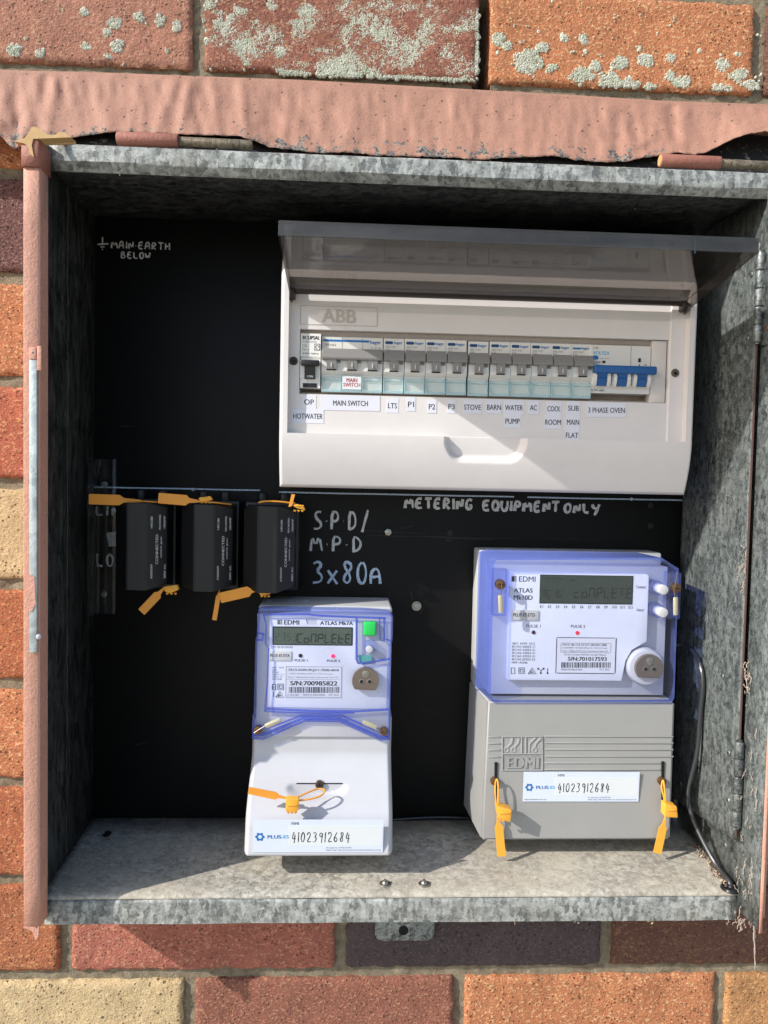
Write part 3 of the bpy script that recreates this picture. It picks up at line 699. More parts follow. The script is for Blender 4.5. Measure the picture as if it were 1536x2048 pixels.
# ------------------------------------------------------------------ black mounting board with its hinged side plate
brd = thing('mounting_board', 'black meter board with white handwriting hinged inside the metal box', 'panel', (190, YB, ZF))
s_ = MB(); xr = P(1368, 1000, YB)[0]; s_.box(-96.5, xr+1, YB, YB+6, ZF+.6, -92.6, BOARD, .4)
SCF = flat('scuff', (44, 44, 43), .8)
for (xa, ya, xb, yb, rr_) in ((730, 1061, 850, 1067, .25), (740, 1071, 1040, 1077, .3), (880, 1075, 990, 1079, .35), (1090, 1077, 1200, 1080, .2), (240, 852, 268, 853, .3), (800, 1056, 826, 1052, .3), (892, 1078, 905, 1084, .5), (270, 1490, 300, 1483, .2), (820, 1180, 826, 1200, .35), (840, 1226, 846, 1216, .4), (700, 1340, 760, 1330, .15), (840, 1420, 900, 1432, .15)):
    a, b_ = P3(xa, ya, YB-.03), P3(xb, yb, YB-.03); s_.tube([(lerp(a[0], b_[0], i/10), YB-.03, lerp(a[2], b_[2], i/10)+random.uniform(-.25, .25)) for i in range(11)], lambda t_, q_=rr_: q_*random.uniform(.3, 1.3), SCF, 5, .3)
s_.build('board', brd)
s_ = MB(); xp = 475.2
zt_ = P(1500, 505, -50)[1]; zb_f = P(1465, 1679, -50)[1]; zb_b = P(1366, 1590, YB)[1]
pts = [(-50, zt_+12), (-50, zb_f), (YB-3, zb_b), (YB-3, -118), (10, -118), (-30, -135)]
nn = 28
vs = []; fs = []
for i in range(nn+1):
    y = lerp(-50, YB-3, i/nn)
    for j in range(61):
        z0 = lerp(zb_f, zb_b, i/nn); z1 = lerp(zt_+8, -112, min(1, i/nn*1.6)); z = lerp(z0, z1, j/60)
        vs.append((xp+fbm(y*.012, z*.008)*.9, y, z))
fs = [(i*61+j, i*61+j+1, (i+1)*61+j+1, (i+1)*61+j) for i in range(nn) for j in range(60)]
s_.add(vs, fs, GALV_PLATE)
pl_ = s_.build('hinge_plate', brd, smooth=60, solid=1.2)
s_ = MB(); s_.box(xp-.5, xp+.6, -51.6, -50.2, zb_f+2, zt_-2, flat('plate edge rust', (108, 84, 78), .6, .3)); s_.build('plate_edge', pl_)
for (px, py) in ((1497, 540), (1490, 672), (1401, 702), (1492, 815)):
    pass
def rivet(y, z, r=2.6):
    q = MB(); q.dome((xp-.8, y, z), r, 1.0, HINGE, 12, (-1, 0, 0)); q.cyl((xp-1.9, y, z), (xp-1.7, y, z), .9, DARK, 8); q.build('rivet', pl_)
for y, z in ((-40, -160), (-38, -212), (25, -240), (-38, -600), (-36, -560), (-36, -640), (52, -578), (52, -622), (20, -455), (-20, -498)): rivet(y, z)
def knuckles(px, y0, y1, Y, r, name, n=5):
    a, b = P3(px[0], y0, Y), P3(px[1], y1, Y); q = MB(); x = (a[0]+b[0])/2
    for i in range(n):
        q.cyl((x, Y, lerp(a[2], b[2], (i+.03)/n)), (x, Y, lerp(a[2], b[2], (i+.97)/n)), r, HINGE, 20, None, .4)
    q.cyl((x, Y, a[2]+1), (x, Y, b[2]-1), r*.62, HINGE, 12)
    q.build(name, pl_)
knuckles((1521, 1516), 505, 686, -52, 3.7, 'plate_hinge'); knuckles((1478, 1474), 1482, 1655, -52, 3.7, 'plate_hinge'); knuckles((1357, 1352), 1440, 1625, YB-4.5, 3.3, 'plate_hinge', 4)
s_ = MB(); a = P3(1536, 620, -60); s_.box(XR-4, XR-2.2, -68, -54, P(1536, 690, -60)[1], P(1536, 520, -60)[1], HINGE, .4); s_.dome((XR-4, -63, P(1530, 657, -60)[1]), 2.8, 1.6, COPPER, 12, (-1, 0, 0)); s_.build('hinge_leaf', pl_)
# nuts and holes in the board
for px, py, wsh in ((776, 1064, 0), (833, 1212, 4.6)):
    x, z = P(px, py, YB); q = MB()
    if wsh: q.cyl((x, YB, z), (x, YB-.8, z), wsh, STEEL, 20)
    q.cyl((x, YB-.7*(wsh > 0), z), (x, YB-3.6, z), 3.5, STEEL, 6, None, .3).cyl((x, YB-3, z), (x, YB-5.4, z), 1.7, STEEL, 12, None, .3); q.build('hex_nut', brd)
for px, py in ((900, 1066), (1301, 1011), (1301, 1052)):
    x, z = P(px, py, YB); q = MB(); q.cyl((x, YB-.3, z), (x, YB-.05, z), 2.6, flat('hole rim', (34, 33, 32)), 18); q.cyl((x, YB-.45, z), (x, YB-.28, z), 2.0, flat('hole', (2, 2, 2)), 16); q.build('drilled_hole', brd)
# handwriting on the board
def hand(name, rows, label):
    q = MB()
    for (t, px0, px1, py, ph, r, m, gap) in rows:      # left px, right px, baseline px, cap height px
        x0, z0 = P(px0, py, YB); x1, z1 = P(px1, py, YB); k = MM(YB)
        wt = sum((.25 if c in 'I1.' else 1.15 if c == 'M' else 1)+gap if c != ' ' else .8 for c in t)-gap
        q.write(t, x0, z0, (x1-x0)/wt, ph*k, YB-.12, r, m, gap)
    q.build(name, brd, label=label)
hand('handwriting', [('MAIN.EARTH', 223, 340, 496, 13, .8, CHALK_D, .32), ('BELOW', 242, 300, 516, 12, .8, CHALK_D, .3)], 'MAIN EARTH BELOW handwritten with an earth symbol')
s_ = MB(); ex, ez = P(205, 488, YB)
s_.tube([(ex-4.6, YB-.1, ez-.5), (ex+5.4, YB-.1, ez+.4)], .75, CHALK_D, 6, .3).tube([(ex, YB-.1, ez), (ex, YB-.1, ez+6.4)], .7, CHALK_D, 6, .3).tube([(ex-1.8, YB-.1, ez-2.7), (ex+1.8, YB-.1, ez-2.6)], .6, CHALK_D, 6, .3).tube([(ex-.5, YB-.1, ez-5), (ex+.5, YB-.1, ez-5)], .6, CHALK_D, 6, .3); s_.build('earth_symbol', brd)
hand('handwriting', [('METERING', 810, 945, 1016, 20, 1.6, CHALK, .3), ('EQUIPMENT', 965, 1118, 1021, 20, 1.6, CHALK, .28), ('ONLY', 1128, 1198, 1025, 18, 1.6, CHALK, .3)], 'METERING EQUIPMENT ONLY handwritten in white marker')
hand('handwriting', [('S.P.D/', 627, 738, 1058, 36, 1.4, CHALK, .32), ('M.P.D', 620, 724, 1102, 30, 1.35, CHALK, .36)], 'S.P.D/ M.P.D handwritten in white marker')
hand('handwriting', [('3x80a', 624, 764, 1166, 44, 1.5, CHALK_B, .22)], '3 x 80A handwritten in pale blue white')
hand('handwriting', [('LINE', 190, 262, 1030, 17, 1.1, CHALK, .3)], 'LINE handwritten beside the first fuse holder'); hand('handwriting', [('LOAD', 192, 268, 1132, 24, 1.1, CHALK, .3)], 'LOAD handwritten beside the first fuse holder')
s_ = MB()
for pa, pb in (((188, 973), (520, 982)), ((558, 985), (1028, 993)), ((1055, 994), (1367, 1001))):
    a, b = P3(*pa, YB-.12), P3(*pb, YB-.12); zz = (a[2]+b[2])/2; s_.tube([(lerp(a[0], b[0], i/8), YB-.12, zz+random.uniform(-.12, .12)) for i in range(9)], .72, CHALK_B, 6, .3)
for pp in ((386, 979), (1263, 998)): s_.dome(P3(*pp, YB), 1.7, 1.1, CHALK_B, 10)
s_.build('marker_line', brd)
s_ = MB(); s_.plate([P(*q, YB-.3) for q in ((213, 1066), (235, 1062), (236, 1092), (218, 1093))], YB-.5, YB-.2, CHALK_D); s_.tube([P3(*q, YB-.6) for q in ((226, 1074), (230, 1071), (233, 1075), (230, 1079), (226, 1077))], .3, INK, 5, .4); s_.build('paper_scrap', brd)
# clear acrylic strip screwed at the left
ac = thing('acrylic_strip', 'clear acrylic strip bolted at left end of the black board', 'bracket', P3(172, 1236, 60))
s_ = MB(); a, b = P3(160, 916, 52), P3(188, 1236, 52); s_.box(XL+3, XL+4.4, 44, 74, b[2], a[2], ACRYL, .2); s_.box(XL+3, XL+20, 72, 73.4, b[2], a[2], ACRYL, .2); s_.build('strip', ac)
for py in (968, 1188):
    p = P3(172, py, 70); s_ = MB(); s_.cyl((XL+10, 72, p[2]), (XL+10, 69, p[2]), 3, HINGE, 6, None, .3).cyl((XL+10, 70, p[2]), (XL+10, 67, p[2]), 1.5, HINGE, 10); s_.build('bolt', ac)

# ------------------------------------------------------------------ switchboard (distribution board)
X0, X1, ZT, ZBt = 88.0, 446.5, -124.0, -342.5
RX0, RX1, RZ0, RZ1 = 95.2, 439.0, -296.3, -176.0      # recess
WX0, WX1, WZ0, WZ1 = 104.0, 424.6, -262.4, -207.4     # window for the breakers
sb = thing('switchboard', 'white plastic switchboard with raised smoky lid and two rows of paper labels', 'switchboard', ((X0+X1)/2, YB, ZBt))
s_ = MB(); s_.box(X0+3, X1-3, 20, YB-.5, ZBt+3, ZT-3, WHITE, 1.5); s_.build('housing', sb)
NCX, NCZ = P(972, 880, -8); NW, ND = 36.5, 22.5
def cover_y(x, z):
    y = -8.0
    if z < RZ0-1: y += 12*((RZ0-z)/(RZ0-ZBt))**1.8
    if z > RZ1: y += 17*smooth((z-RZ1-6)/(ZT-RZ1-6))
    if RX0 < x < RX1 and RZ0 < z < RZ1+10: y = 0.0; y -= 1.3*smooth((x-(RX1-13.5))/.5)*(x < RX1)
    d = min(x-X0, X1-x, z-ZBt, ZT-z)
    if d < 2.5: y += (2.5-d)**2*.55
    if z <= RZ0:
        dx = max(0, abs(x-NCX)-(NW-16)); dz = (RZ0-z)
        q = sqrt((dx/16)**2+(dz/ND)**2)
        if dx/16 < 1: y += 7.4*(1-smooth((q-.66)/.34))
    return y
xs = sorted(set([round(q, 2) for q in frange(X0, X1, 5)+frange(X0, X0+3, .75)+frange(X1-3, X1, .75)+[RX0-.35, RX0+.35, RX1-.35, RX1+.35, RX1-13.6, RX1-12.9, WX0, WX1]+frange(NCX-NW-2, NCX+NW+2, 1.2)]))
zs = sorted(set([round(q, 2) for q in frange(ZBt, ZT, 5)+frange(ZBt, ZBt+3, .75)+frange(ZT-3, ZT, .75)+[RZ0-.6, RZ0-.05, RZ0+.4, WZ0, WZ1, RZ1+9.7, RZ1+10.3]+frange(RZ0-ND-1, RZ0, 1.1)]))
s_ = MB(); s_.hf(xs, zs, cover_y, 22, WHITE, lambda x, z: not (WX0 < x < WX1 and WZ0 < z < WZ1)); cov = s_.build('front_cover', sb, smooth=40)
BZT_ = -212.4; s_ = MB(); s_.box(WX0-2, WX1+2, 19.2, 20.2, WZ0-2, WZ1+2, BROWNGAP); s_.box(WX0, WX1-8, 16, 19, -240, -226, galv('rail', (120, 120, 118), (160, 160, 158)), .4); s_.box(WX0+.2, WX1-9, 6, 18, WZ1-.2, BZT_+.3, BROWNGAP); s_.box(WX0+.2, WX1-9, 8, 18, WZ0+.1, -260.4, BROWNGAP); s_.build('din_rail', sb)
EMB = plastic('embossed plastic', (186, 177, 169), .4); x, z = P(678, 632, -.2); s_ = MB(); s_.text('ABB', (x, -.35, z), 29, 11, EMB, bold=.015)  # relief shading of the emblem put into a darker plastic tone
for q in ((x-33, x+32.6, z+7.6, z+7.9), (x-33, x+32.6, z-7.9, z-7.6), (x-33, x-32.7, z-7.9, z+7.9), (x+32.4, x+32.7, z-7.9, z+7.9)): s_.box(q[0], q[1], -.45, .1, q[2], q[3], EMB)
s_.build('embossed_emblem', sb)
for px, py in ((587, 722), (1350, 746)):
    Yh = -.1 if px < 700 else -1.4
    x, z = P(px, py, Yh); q = MB(); q.cyl((x, Yh-.3, z), (x, Yh+.05, z), 4.4, WHITE, 24, None, .1); q.cyl((x, Yh-.45, z), (x, Yh-.25, z), 3.7, flat('screw well', (48, 42, 38) if px < 700 else (92, 82, 72)), 24); q.cyl((x+.4, Yh-.55, z-.3), (x+.4, Yh-.42, z-.3), 1.6, flat('screw head', (30, 28, 30), .3, .6), 12); q.build('screw_well', sb)
# blank filler at the right end of the window
s_ = MB(); a = P(1302, 700, 2)[0]+.6; s_.box(a, WX1-1.0, 1.6, 14, WZ0+.4, WZ1-.6, WHITE_D, .5); s_.build('blank_cover', sb)
# smoky lid, swung up
HZ, HY = P(980, 592, -6)[1], -6.0
LA = radians(8.5); LX0, LX1, LL = 96.2, 435.4, 115.0
lid = MB()
TL = Matrix.Translation((0, HY, HZ)) @ Matrix(((1, 0, 0), (0, cos(LA), 0), (0, -sin(LA), 1))).to_4x4()
TL = Matrix.Translation((0, HY, HZ)) @ Matrix.Rotation(-LA, 4, 'X')
lid.box(LX0, LX1, -LL, -1, 0, 1.6, SMOKE, .3, 1, TL)
lid.box(LX0, LX1, -LL-1.7, -LL, -9.5, 1.6, SMOKE_E, .5, 2, TL)
for xa in (LX0, LX1-1.6):
    lid.prof([(-LL, -9.0), (-LL, 0), (2, 0), (3, -5), (1, -11), (-8, -9)], xa, xa+1.6, SMOKE, TL)
lid.box(LX0+1.6, LX1-1.6, -2.6, 1.2, -3.5, -.1, flat('lid hinge bar', (52, 44, 40), .4), .4, 2, TL)
lo = lid.build('lid', sb, label='smoky transparent lid swung up')
for xa in (LX0-1.2, LX1-3.8):
    q = MB(); q.cyl((xa, HY+1, HZ-3.4), (xa+5, HY+1, HZ-3.4), 5.2, plastic('lid pivot', (58, 50, 48), .35), 20, None, .5); q.build('lid_pivot', lo)
s_ = MB(); x, z = P(640, 545, -1.6)
# paper strips under the window
LAB = [('OP', 618, 804, 28, 27), ('HOTWATER', 616, 832, 62, 28), ('MAIN SWITCH', 701, 806, 117, 30), ('LTS', 785, 811, 24, 29), ('P1', 822, 808, 18, 28), ('P2', 864, 813, 18, 26), ('P3', 903, 813, 17, 27), ('STOVE', 945, 814, 37, 27),
       ('BARN', 988, 814, 31, 27), ('WATER', 1028, 815, 40, 28), ('PUMP', 1025, 842, 33, 27), ('AC', 1067, 815, 22, 27), ('COOL', 1108, 817, 30, 28), ('ROOM', 1106, 844, 34, 27), ('SUB', 1147, 816, 27, 28), ('MAIN', 1146, 844, 28, 28), ('FLAT', 1144, 870, 28, 27), ('3 PHASE OVEN', 1213, 820, 80, 29)]
for i, (t, px, py, wpx, hpx) in enumerate(LAB):
    k = MM(0); Y = -.25-.06*(i % 3); x, z = P(px, py, Y); q = MB(); an = random.uniform(-.012, .018); u, v = rotv(an); a, b = wpx*k/2, hpx*k/2
    q.plate([(x+u.x*p*a+v.x*r*b, z+u.z*p*a+v.z*r*b) for p, r in ((-1, -1), (1, -1), (1, 1), (-1, 1))], Y, Y+.25, PAPER)
    wt = {'OP': 19, 'HOTWATER': 58, 'MAIN SWITCH': 69, 'LTS': 18, 'P1': 12, 'P2': 13, 'P3': 13, 'STOVE': 34, 'BARN': 28, 'WATER': 36, 'PUMP': 29, 'AC': 14, 'COOL': 27, 'ROOM': 32, 'SUB': 22, 'MAIN': 25, 'FLAT': 25, '3 PHASE OVEN': 75}[t]
    q.text(t, (x, Y-.07, z-(.2 if i else 0)), wt*k, 10.5*k, INK, u, v, .006)
    q.build('paper_label', sb, label='white paper label printed '+t)

# ------------------------------------------------------------------ circuit breakers
BZT, BZB = -212.4, -260.0
Z1, Z2, Z3, Z4 = -223.0, -232.8, -242.0, -245.4
def brk_body(mb, w, m=BRK):
    mb.prof([(18, BZT), (4.3, BZT), (4, BZT-.3), (4, Z1), (-1, Z1-2.5), (-1.5, Z3), (2.6, Z4), (2.6, BZB+.3), (3, BZB), (18, BZB)], .15, w-.15, m)
def window(mb, x0, x1):
    mb.box(x0, x1, 1.0, 2.4, BZB+.2, Z4-1.2, TEAL)
    for q in ((x0, x0+.9, BZB+.1, Z4-1.1), (x1-.9, x1, BZB+.1, Z4-1.1), (x0+.9, x1-.9, BZB+.1, BZB+2.2), (x0+.9, x1-.9, Z4-4.2, Z4-3.6)): mb.box(q[0], q[1], .5, 2.5, q[2], q[3], TEAL_E, .15, 1)
def toggle(mb, x0, x1, tabs, m, mk):
    mb.prof([(-1, Z1-.2), (-4.5, Z1-3), (-6.5, Z2+1.2), (-6, Z2), (-1, Z2-.6)], x0, x1, m)
    for a, b in tabs:
        mb.prof([(-1, Z2+.5), (-5.4, Z2+.5), (-3.6, Z3+1.0), (-1, Z3+.8)], a, b, m); mb.box(a, b, -3.3, -1, Z3+.1, Z3+.9, DARK)
        if mk: mb.box((a+b)/2-.35, (a+b)/2+.35, -5.0, -4.4, Z3+2.6, Z3+6.2, INKW)
PW = 18.0
def single(org, label, stripe=False):
    t = thing('circuit_breaker', label, 'circuit breaker', org, 'single pole circuit breakers in the switchboard')
    L = lambda mb: [mb.v.__setitem__(i, (v[0]+org[0], v[1], v[2])) for i, v in enumerate(mb.v)]
    b = MB(); brk_body(b, PW)
    if stripe: b.box(1.5, 8.5, 3.85, 4, -217.2, -215.6, PRBLUE)
    else: b.plate([(1.3, -216.2), (2, -217.4), (7.6, -217.4), (8.4, -216.2), (7.6, -214.9), (2, -214.9)], 3.8, 4, PRNAVY)
    b.text('hager', (12.7, 3.85, -216.3), 7.4, 3.2, PRBLUE, bold=.01).text('ADC 916T', (6.5, 3.85, -219.6), 9.2, 1.5, INKG).text('C16', (3.6, 3.85, -221.6), 3.6, 1.3, INKG)
    b.box(13.6, 16.8, -2.3, -1.5, Z2-2.6, Z2-.8, INKG); b.box(.3, PW-.3, 2.3, 2.65, Z4-1, Z4-.4, BRK)
    L(b); b.build('casing', t)
    q = MB(); toggle(q, .5, PW-.5, [(5.4, 12.6)], BRK_G, True); L(q); q.build('toggle', t)
    q = MB(); window(q, .3, PW-.3); L(q); q.build('label_window', t)
    return t
xs_ = [P(px, 735, 4)[0] for px in (766, 808, 849.5, 891, 935, 978, 1019, 1060, 1100.5, 1141)]
circ = ['LTS', 'P1', 'P2', 'P3', 'STOVE', 'BARN', 'WATER PUMP', 'AC', 'COOL ROOM', 'SUB MAIN FLAT']
pr = single((xs_[0], 4, BZB), 'white circuit breaker with grey toggle above the LTS label')
for i in range(1, 9):
    c_ = copy_tree(pr); c_.location = Vector((xs_[i], 4-(.6 if i < 4 else 0), BZB-(.35 if i == 4 else 0)))*.001
    c_['label'] = 'white circuit breaker with grey toggle above the %s label' % circ[i]; c_['_org'] = (xs_[i], 4, BZB)
single((xs_[9], 4, BZB), 'white circuit breaker with plain blue stripe above the SUB MAIN FLAT labels', True)
# three pole main switch
mx0, mx1 = P(643, 735, 4)[0], P(765, 735, 4)[0]; MW = (mx1-mx0)/3
ms = thing('main_switch', 'wide three pole main switch with blue stripe and red MAIN SWITCH print', 'main switch', (mx0, 4, BZB))
b = MB(); b.prof([(18, BZT), (4, BZT), (4, Z1), (-1, Z1-2.5), (-1.5, Z3), (2.6, Z4), (2.6, BZB), (18, BZB)], mx0+.15, mx1-.15, BRK)
b.box(mx0+1, mx1-12, 3.85, 4, -216.6, -214.8, PRBLUE).text('hager', (mx1-6.4, 3.85, -216.6), 9.6, 4, PRBLUE, bold=.01).text('SBN363', (mx0+7, 3.85, -219.4), 10, 1.7, INKG).text('1 3 5', (mx1-6, 3.85, -221.2), 8, 1.3, INKG)
for i in (1, 2): b.box(mx0+MW*i-.15, mx0+MW*i+.15, 3.9, 4.0, Z1, BZT-.4, INKG)
for i in range(3): b.box(mx0+MW*i+13.6, mx0+MW*i+16.4, -2.3, -1.5, Z2-2.6, Z2-.8, INKG)
b.build('casing', ms)
q = MB(); toggle(q, mx0+.6, mx1-.6, [(mx0+MW*i+4.6, mx0+MW*i+12.8) for i in range(3)], BRK_G, True); q.build('toggle', ms)
for i in range(3):
    q = MB(); window(q, mx0+MW*i+.3, mx0+MW*(i+1)-.3); q.build('label_window', ms)
xm = mx0+MW*1.5; q = MB(); q.box(xm-MW/2+.6, xm+MW/2-.6, .2, .45, BZB+2.4, Z4-1, PAPER3); q.text('MAIN', (xm, .1, -249.6), 9.2, 3.3, INKR, bold=.012).text('SWITCH', (xm, .1, -253.6), 14.4, 3.3, INKR, bold=.008); q.build('printed_insert', ms)
# hot water breaker
hx0, hx1 = P(600.5, 725, 1)[0], P(641.5, 725, 1)[0]; HW = hx1-hx0
hb = thing('circuit_breaker', 'bright white breaker with black toggle at left end of the row', 'circuit breaker', (hx0, 1, -258.6))
zt0, zb0 = P(620, 667, 1)[1], P(620, 776, 1)[1]
b = MB(); WB = plastic('bright white breaker', (232, 230, 226), .4)
b.prof([(18, zt0), (1, zt0), (.6, zt0-.4), (.6, zt0-19.6), (2.4, zt0-20.6), (2.4, zt0-22), (-.6, zt0-23), (-.6, zt0-38), (.8, zt0-39.5), (.8, zb0), (18, zb0)], hx0+.1, hx1-.2, WB)
b.text('CLIPSAL', (hx0+HW*.57, .45, zt0-3.6), HW*.72, 3.0, INK, bold=.02)
for i in (0, 1): b.box(hx0+1.8+i*.9, hx0+2.4+i*.9, .4, .6, zt0-5.1, zt0-2.1, INK)
b.text('RCBE220/30', (hx0+HW*.42, .45, zt0-7.0), HW*.7, 1.3, INKG).text('C20', (hx0+3.6, .45, zt0-10.6), 3.8, 2.2, INKG).text('Class 3', (hx0+4.2, .45, zt0-13.6), 6, 1.4, INKG).text('230V 50Hz', (hx0+HW*.5, .45, zt0-17), HW*.8, 1.4, INK)
b.box(hx0+HW*.68, hx0+HW*.95, .4, .6, zt0-14.2, zt0-8.6, INK); b.box(hx0+HW*.71, hx0+HW*.92, .3, .5, zt0-13.6, zt0-9.2, WB); b.tube([(hx0+HW*.81+1.3*cos(i*.8), .25, zt0-11.4+1.3*sin(i*.8)) for i in range(7)], .3, INK, 5, .4)
b.box(hx0+2.6, hx1-3, .3, .9, zb0+.3, zb0+4, BLACKP); b.build('casing', hb)
q = MB(); q.box(hx0+.8, hx1-.9, -6.5, -.5, zt0-28, zt0-23.4, BLACKP, .9); q.prof([(-.5, zt0-27), (-5.4, zt0-27), (-3, zt0-39), (-.5, zt0-39)], hx0+4, hx1-4.4, BLACKP); q.text('I ON', (hx0+HW/2, -3.7, zt0-37), 5, 1.8, INKW); q.build('toggle', hb)
# three pole residual current breaker
rx0, rx1 = P(1181, 740, 2)[0], P(1300, 745, 2)[0]; RW = (rx1-rx0)/3
rb = thing('circuit_breaker', 'wide three pole breaker with linked blue toggles above 3 PHASE OVEN label', 'circuit breaker', (rx0, 2, BZB))
zt1, zb1 = P(1240, 691, 2)[1], P(1240, 787, 2)[1]
b = MB(); b.prof([(18, zt1), (2, zt1), (2, zt1-17), (-1.2, zt1-19.5), (-1.8, zt1-34), (1.8, zt1-36.5), (1.8, zb1), (18, zb1)], rx0+.2, rx1, BRK)
b.box(rx0+RW*2-.1, rx0+RW*2+.15, 1.8, 2.1, zt1-18, zt1-.3, INKG)
for i in (1, 2): b.box(rx0+RW*i-.25, rx0+RW*i+.25, -2.0, -1, zt1-35, zt1-20, INKG)
b.text('C32', (rx0+4, 1.85, zt1-2.6), 4.6, 1.9, INK).text('VOLTEX', (rx0+9, 1.85, zt1-7.0), 14.5, 3.0, PRCYAN, bold=.01)
b.plate([(rx0+3.8+3*cos(i*pi/8), zt1-11+1.9*sin(i*pi/8)) for i in range(16)], 1.8, 2, PRBLUE); b.text('High Immunity', (rx0+12.4, 1.85, zt1-11.6), 8.4, 1.1, INKG).text('MCC/RCBO', (rx0+5, 1.85, zt1-14.8), 7.6, 1.2, INK).text('Type A', (rx0+3.6, 1.85, zt1-16.5), 5, 1.1, INK).box(rx0+10.2, rx0+13, 1.8, 2, zt1-15.7, zt1-13.6, INK)
b.box(rx0+RW*2.38, rx0+RW*2.51, 1.7, 2, zt1-14, zt1-10.6, INK).text('ON', (rx0+RW*2.75, 1.85, zt1-16.6), 2.6, 2, INK).plate([(rx0+RW*2.44-.8, zt1-17.4), (rx0+RW*2.44+.8, zt1-17.4), (rx0+RW*2.44, zt1-15.6)], 1.75, 2, INK)
b.text('RCBO 6kA', (rx0+6.6, 1.6, zt1-39.2), 12, 2.2, INK); b.build('casing', rb)
q = MB(); q.box(rx0+.6, rx1+2.6, -7.5, -1, zt1-25.6, zt1-18.6, BLUE, 1.2, 3)
for i in range(3): q.prof([(-1, zt1-24.6), (-6, zt1-24.6), (-4, zt1-29), (-4.6, zt1-30), (-2.6, zt1-36), (-1, zt1-36)], rx0+RW*i+4.6, rx0+RW*i+12.6, BLUE)
q.build('toggle', rb)
for i in range(3):
    q = MB()
    for sx in (0, 1):
        cx = rx0+RW*i+(2.6 if sx == 0 else 14.6)
        q.prof([(-1, zt1-25), (-4.2, zt1-25.2), (-5, zt1-28), (-4.2, zt1-33), (-1.5, zt1-36.4), (-1, zt1-36)], cx-1.5, cx+1.3, BRK)
    q.build('toggle_guard', rb)

# ------------------------------------------------------------------ fuse holders
fuse_txt = [('AS60269', .16, .80), ('HRC80', .83, .80), ('CONNECTED', .46, .5), ('switch gear', .49, .26), ('500V AC', .15, .05), ('MAX RATING', .83, .34), ('100AMP', .83, .08)]
where = ['leftmost black fuse holder beside the board handwriting LINE and LOAD', 'middle one of three black fuse holders', 'black fuse holder next to the handwriting S.P.D']
for i, (pa, pb) in enumerate(((254, 293), (388, 427), (515, 554))):
    xa, xb = P(pa, 1095, 5)[0], P(pb, 1095, 5)[0]
    zt, zb = -358.6-(.4*i), -434.6-(.5*i)
    t = thing('fuse_holder', where[i], 'fuse holder', ((xa+xb)/2, YB, zb), 'black fuse holders on the meter board')
    b = MB(); C = 14
    oct_ = [(xa, 5), (xb, 5), (xb+C, 5+C), (xb+C, 46), (xa-C, 46), (xa-C, 5+C)]
    bmf = bmesh.new(); tv = [bmf.verts.new((x, y, zt)) for x, y in oct_]; bv = [bmf.verts.new((x, y, zb)) for x, y in oct_]
    bmf.faces.new(tv); bmf.faces.new(bv[::-1])
    for k in range(6): bmf.faces.new((tv[k], bv[k], bv[(k+1) % 6], tv[(k+1) % 6]))
    for v in bmf.verts:
        if v.co.y > 10 and v.co.y < 30: v.co.z += -3.4 if v.co.z > -390 else 4.5
    bmesh.ops.recalc_face_normals(bmf, faces=bmf.faces[:]); bmesh.ops.bevel(bmf, geom=bmf.edges[:], offset=.7, segments=2, affect='EDGES')
    b.bm(bmf, FUSEP); car = b.build('fuse_carrier', t)
    q = MB(); q.box(xa-C-2, xb+C+2, 44, YB-.5, zb-3, zt+2, FUSEP, 1.2); q.build('base', t)
    for sx in (.15, .85):
        q = MB(); xx = lerp(xa-6, xb+6, sx); q.cyl((xx, 52, zt+10), (xx, 52, zt), 4.6, FUSEP, 18, None, .6); q.build('terminal_cap', t)
    q = MB(); d = Vector((.7071, .7071, 0)); o_ = Vector((xb, 5, 0)); nrm = Vector((.7071, -.7071, 0)); Wf = C*1.4142
    for s, u0, v0 in fuse_txt:
        c0 = o_+d*(Wf*(1-v0)*.88+1.2)+nrm*.12; c0.z = lerp(zb+6, zt-6, u0)
        wd, hh = {'CONNECTED': (26, 2.5), 'switch gear': (19, 2.0), 'AS60269': (12.5, 2.0), 'HRC80': (10, 2.0), '500V AC': (12.5, 2.0), 'MAX RATING': (13, 1.9), '100AMP': (11, 1.9)}[s]
        q.text(s, c0, wd, hh, INKW, UZ, -d, .012)
    q.build('printed_lettering', car)

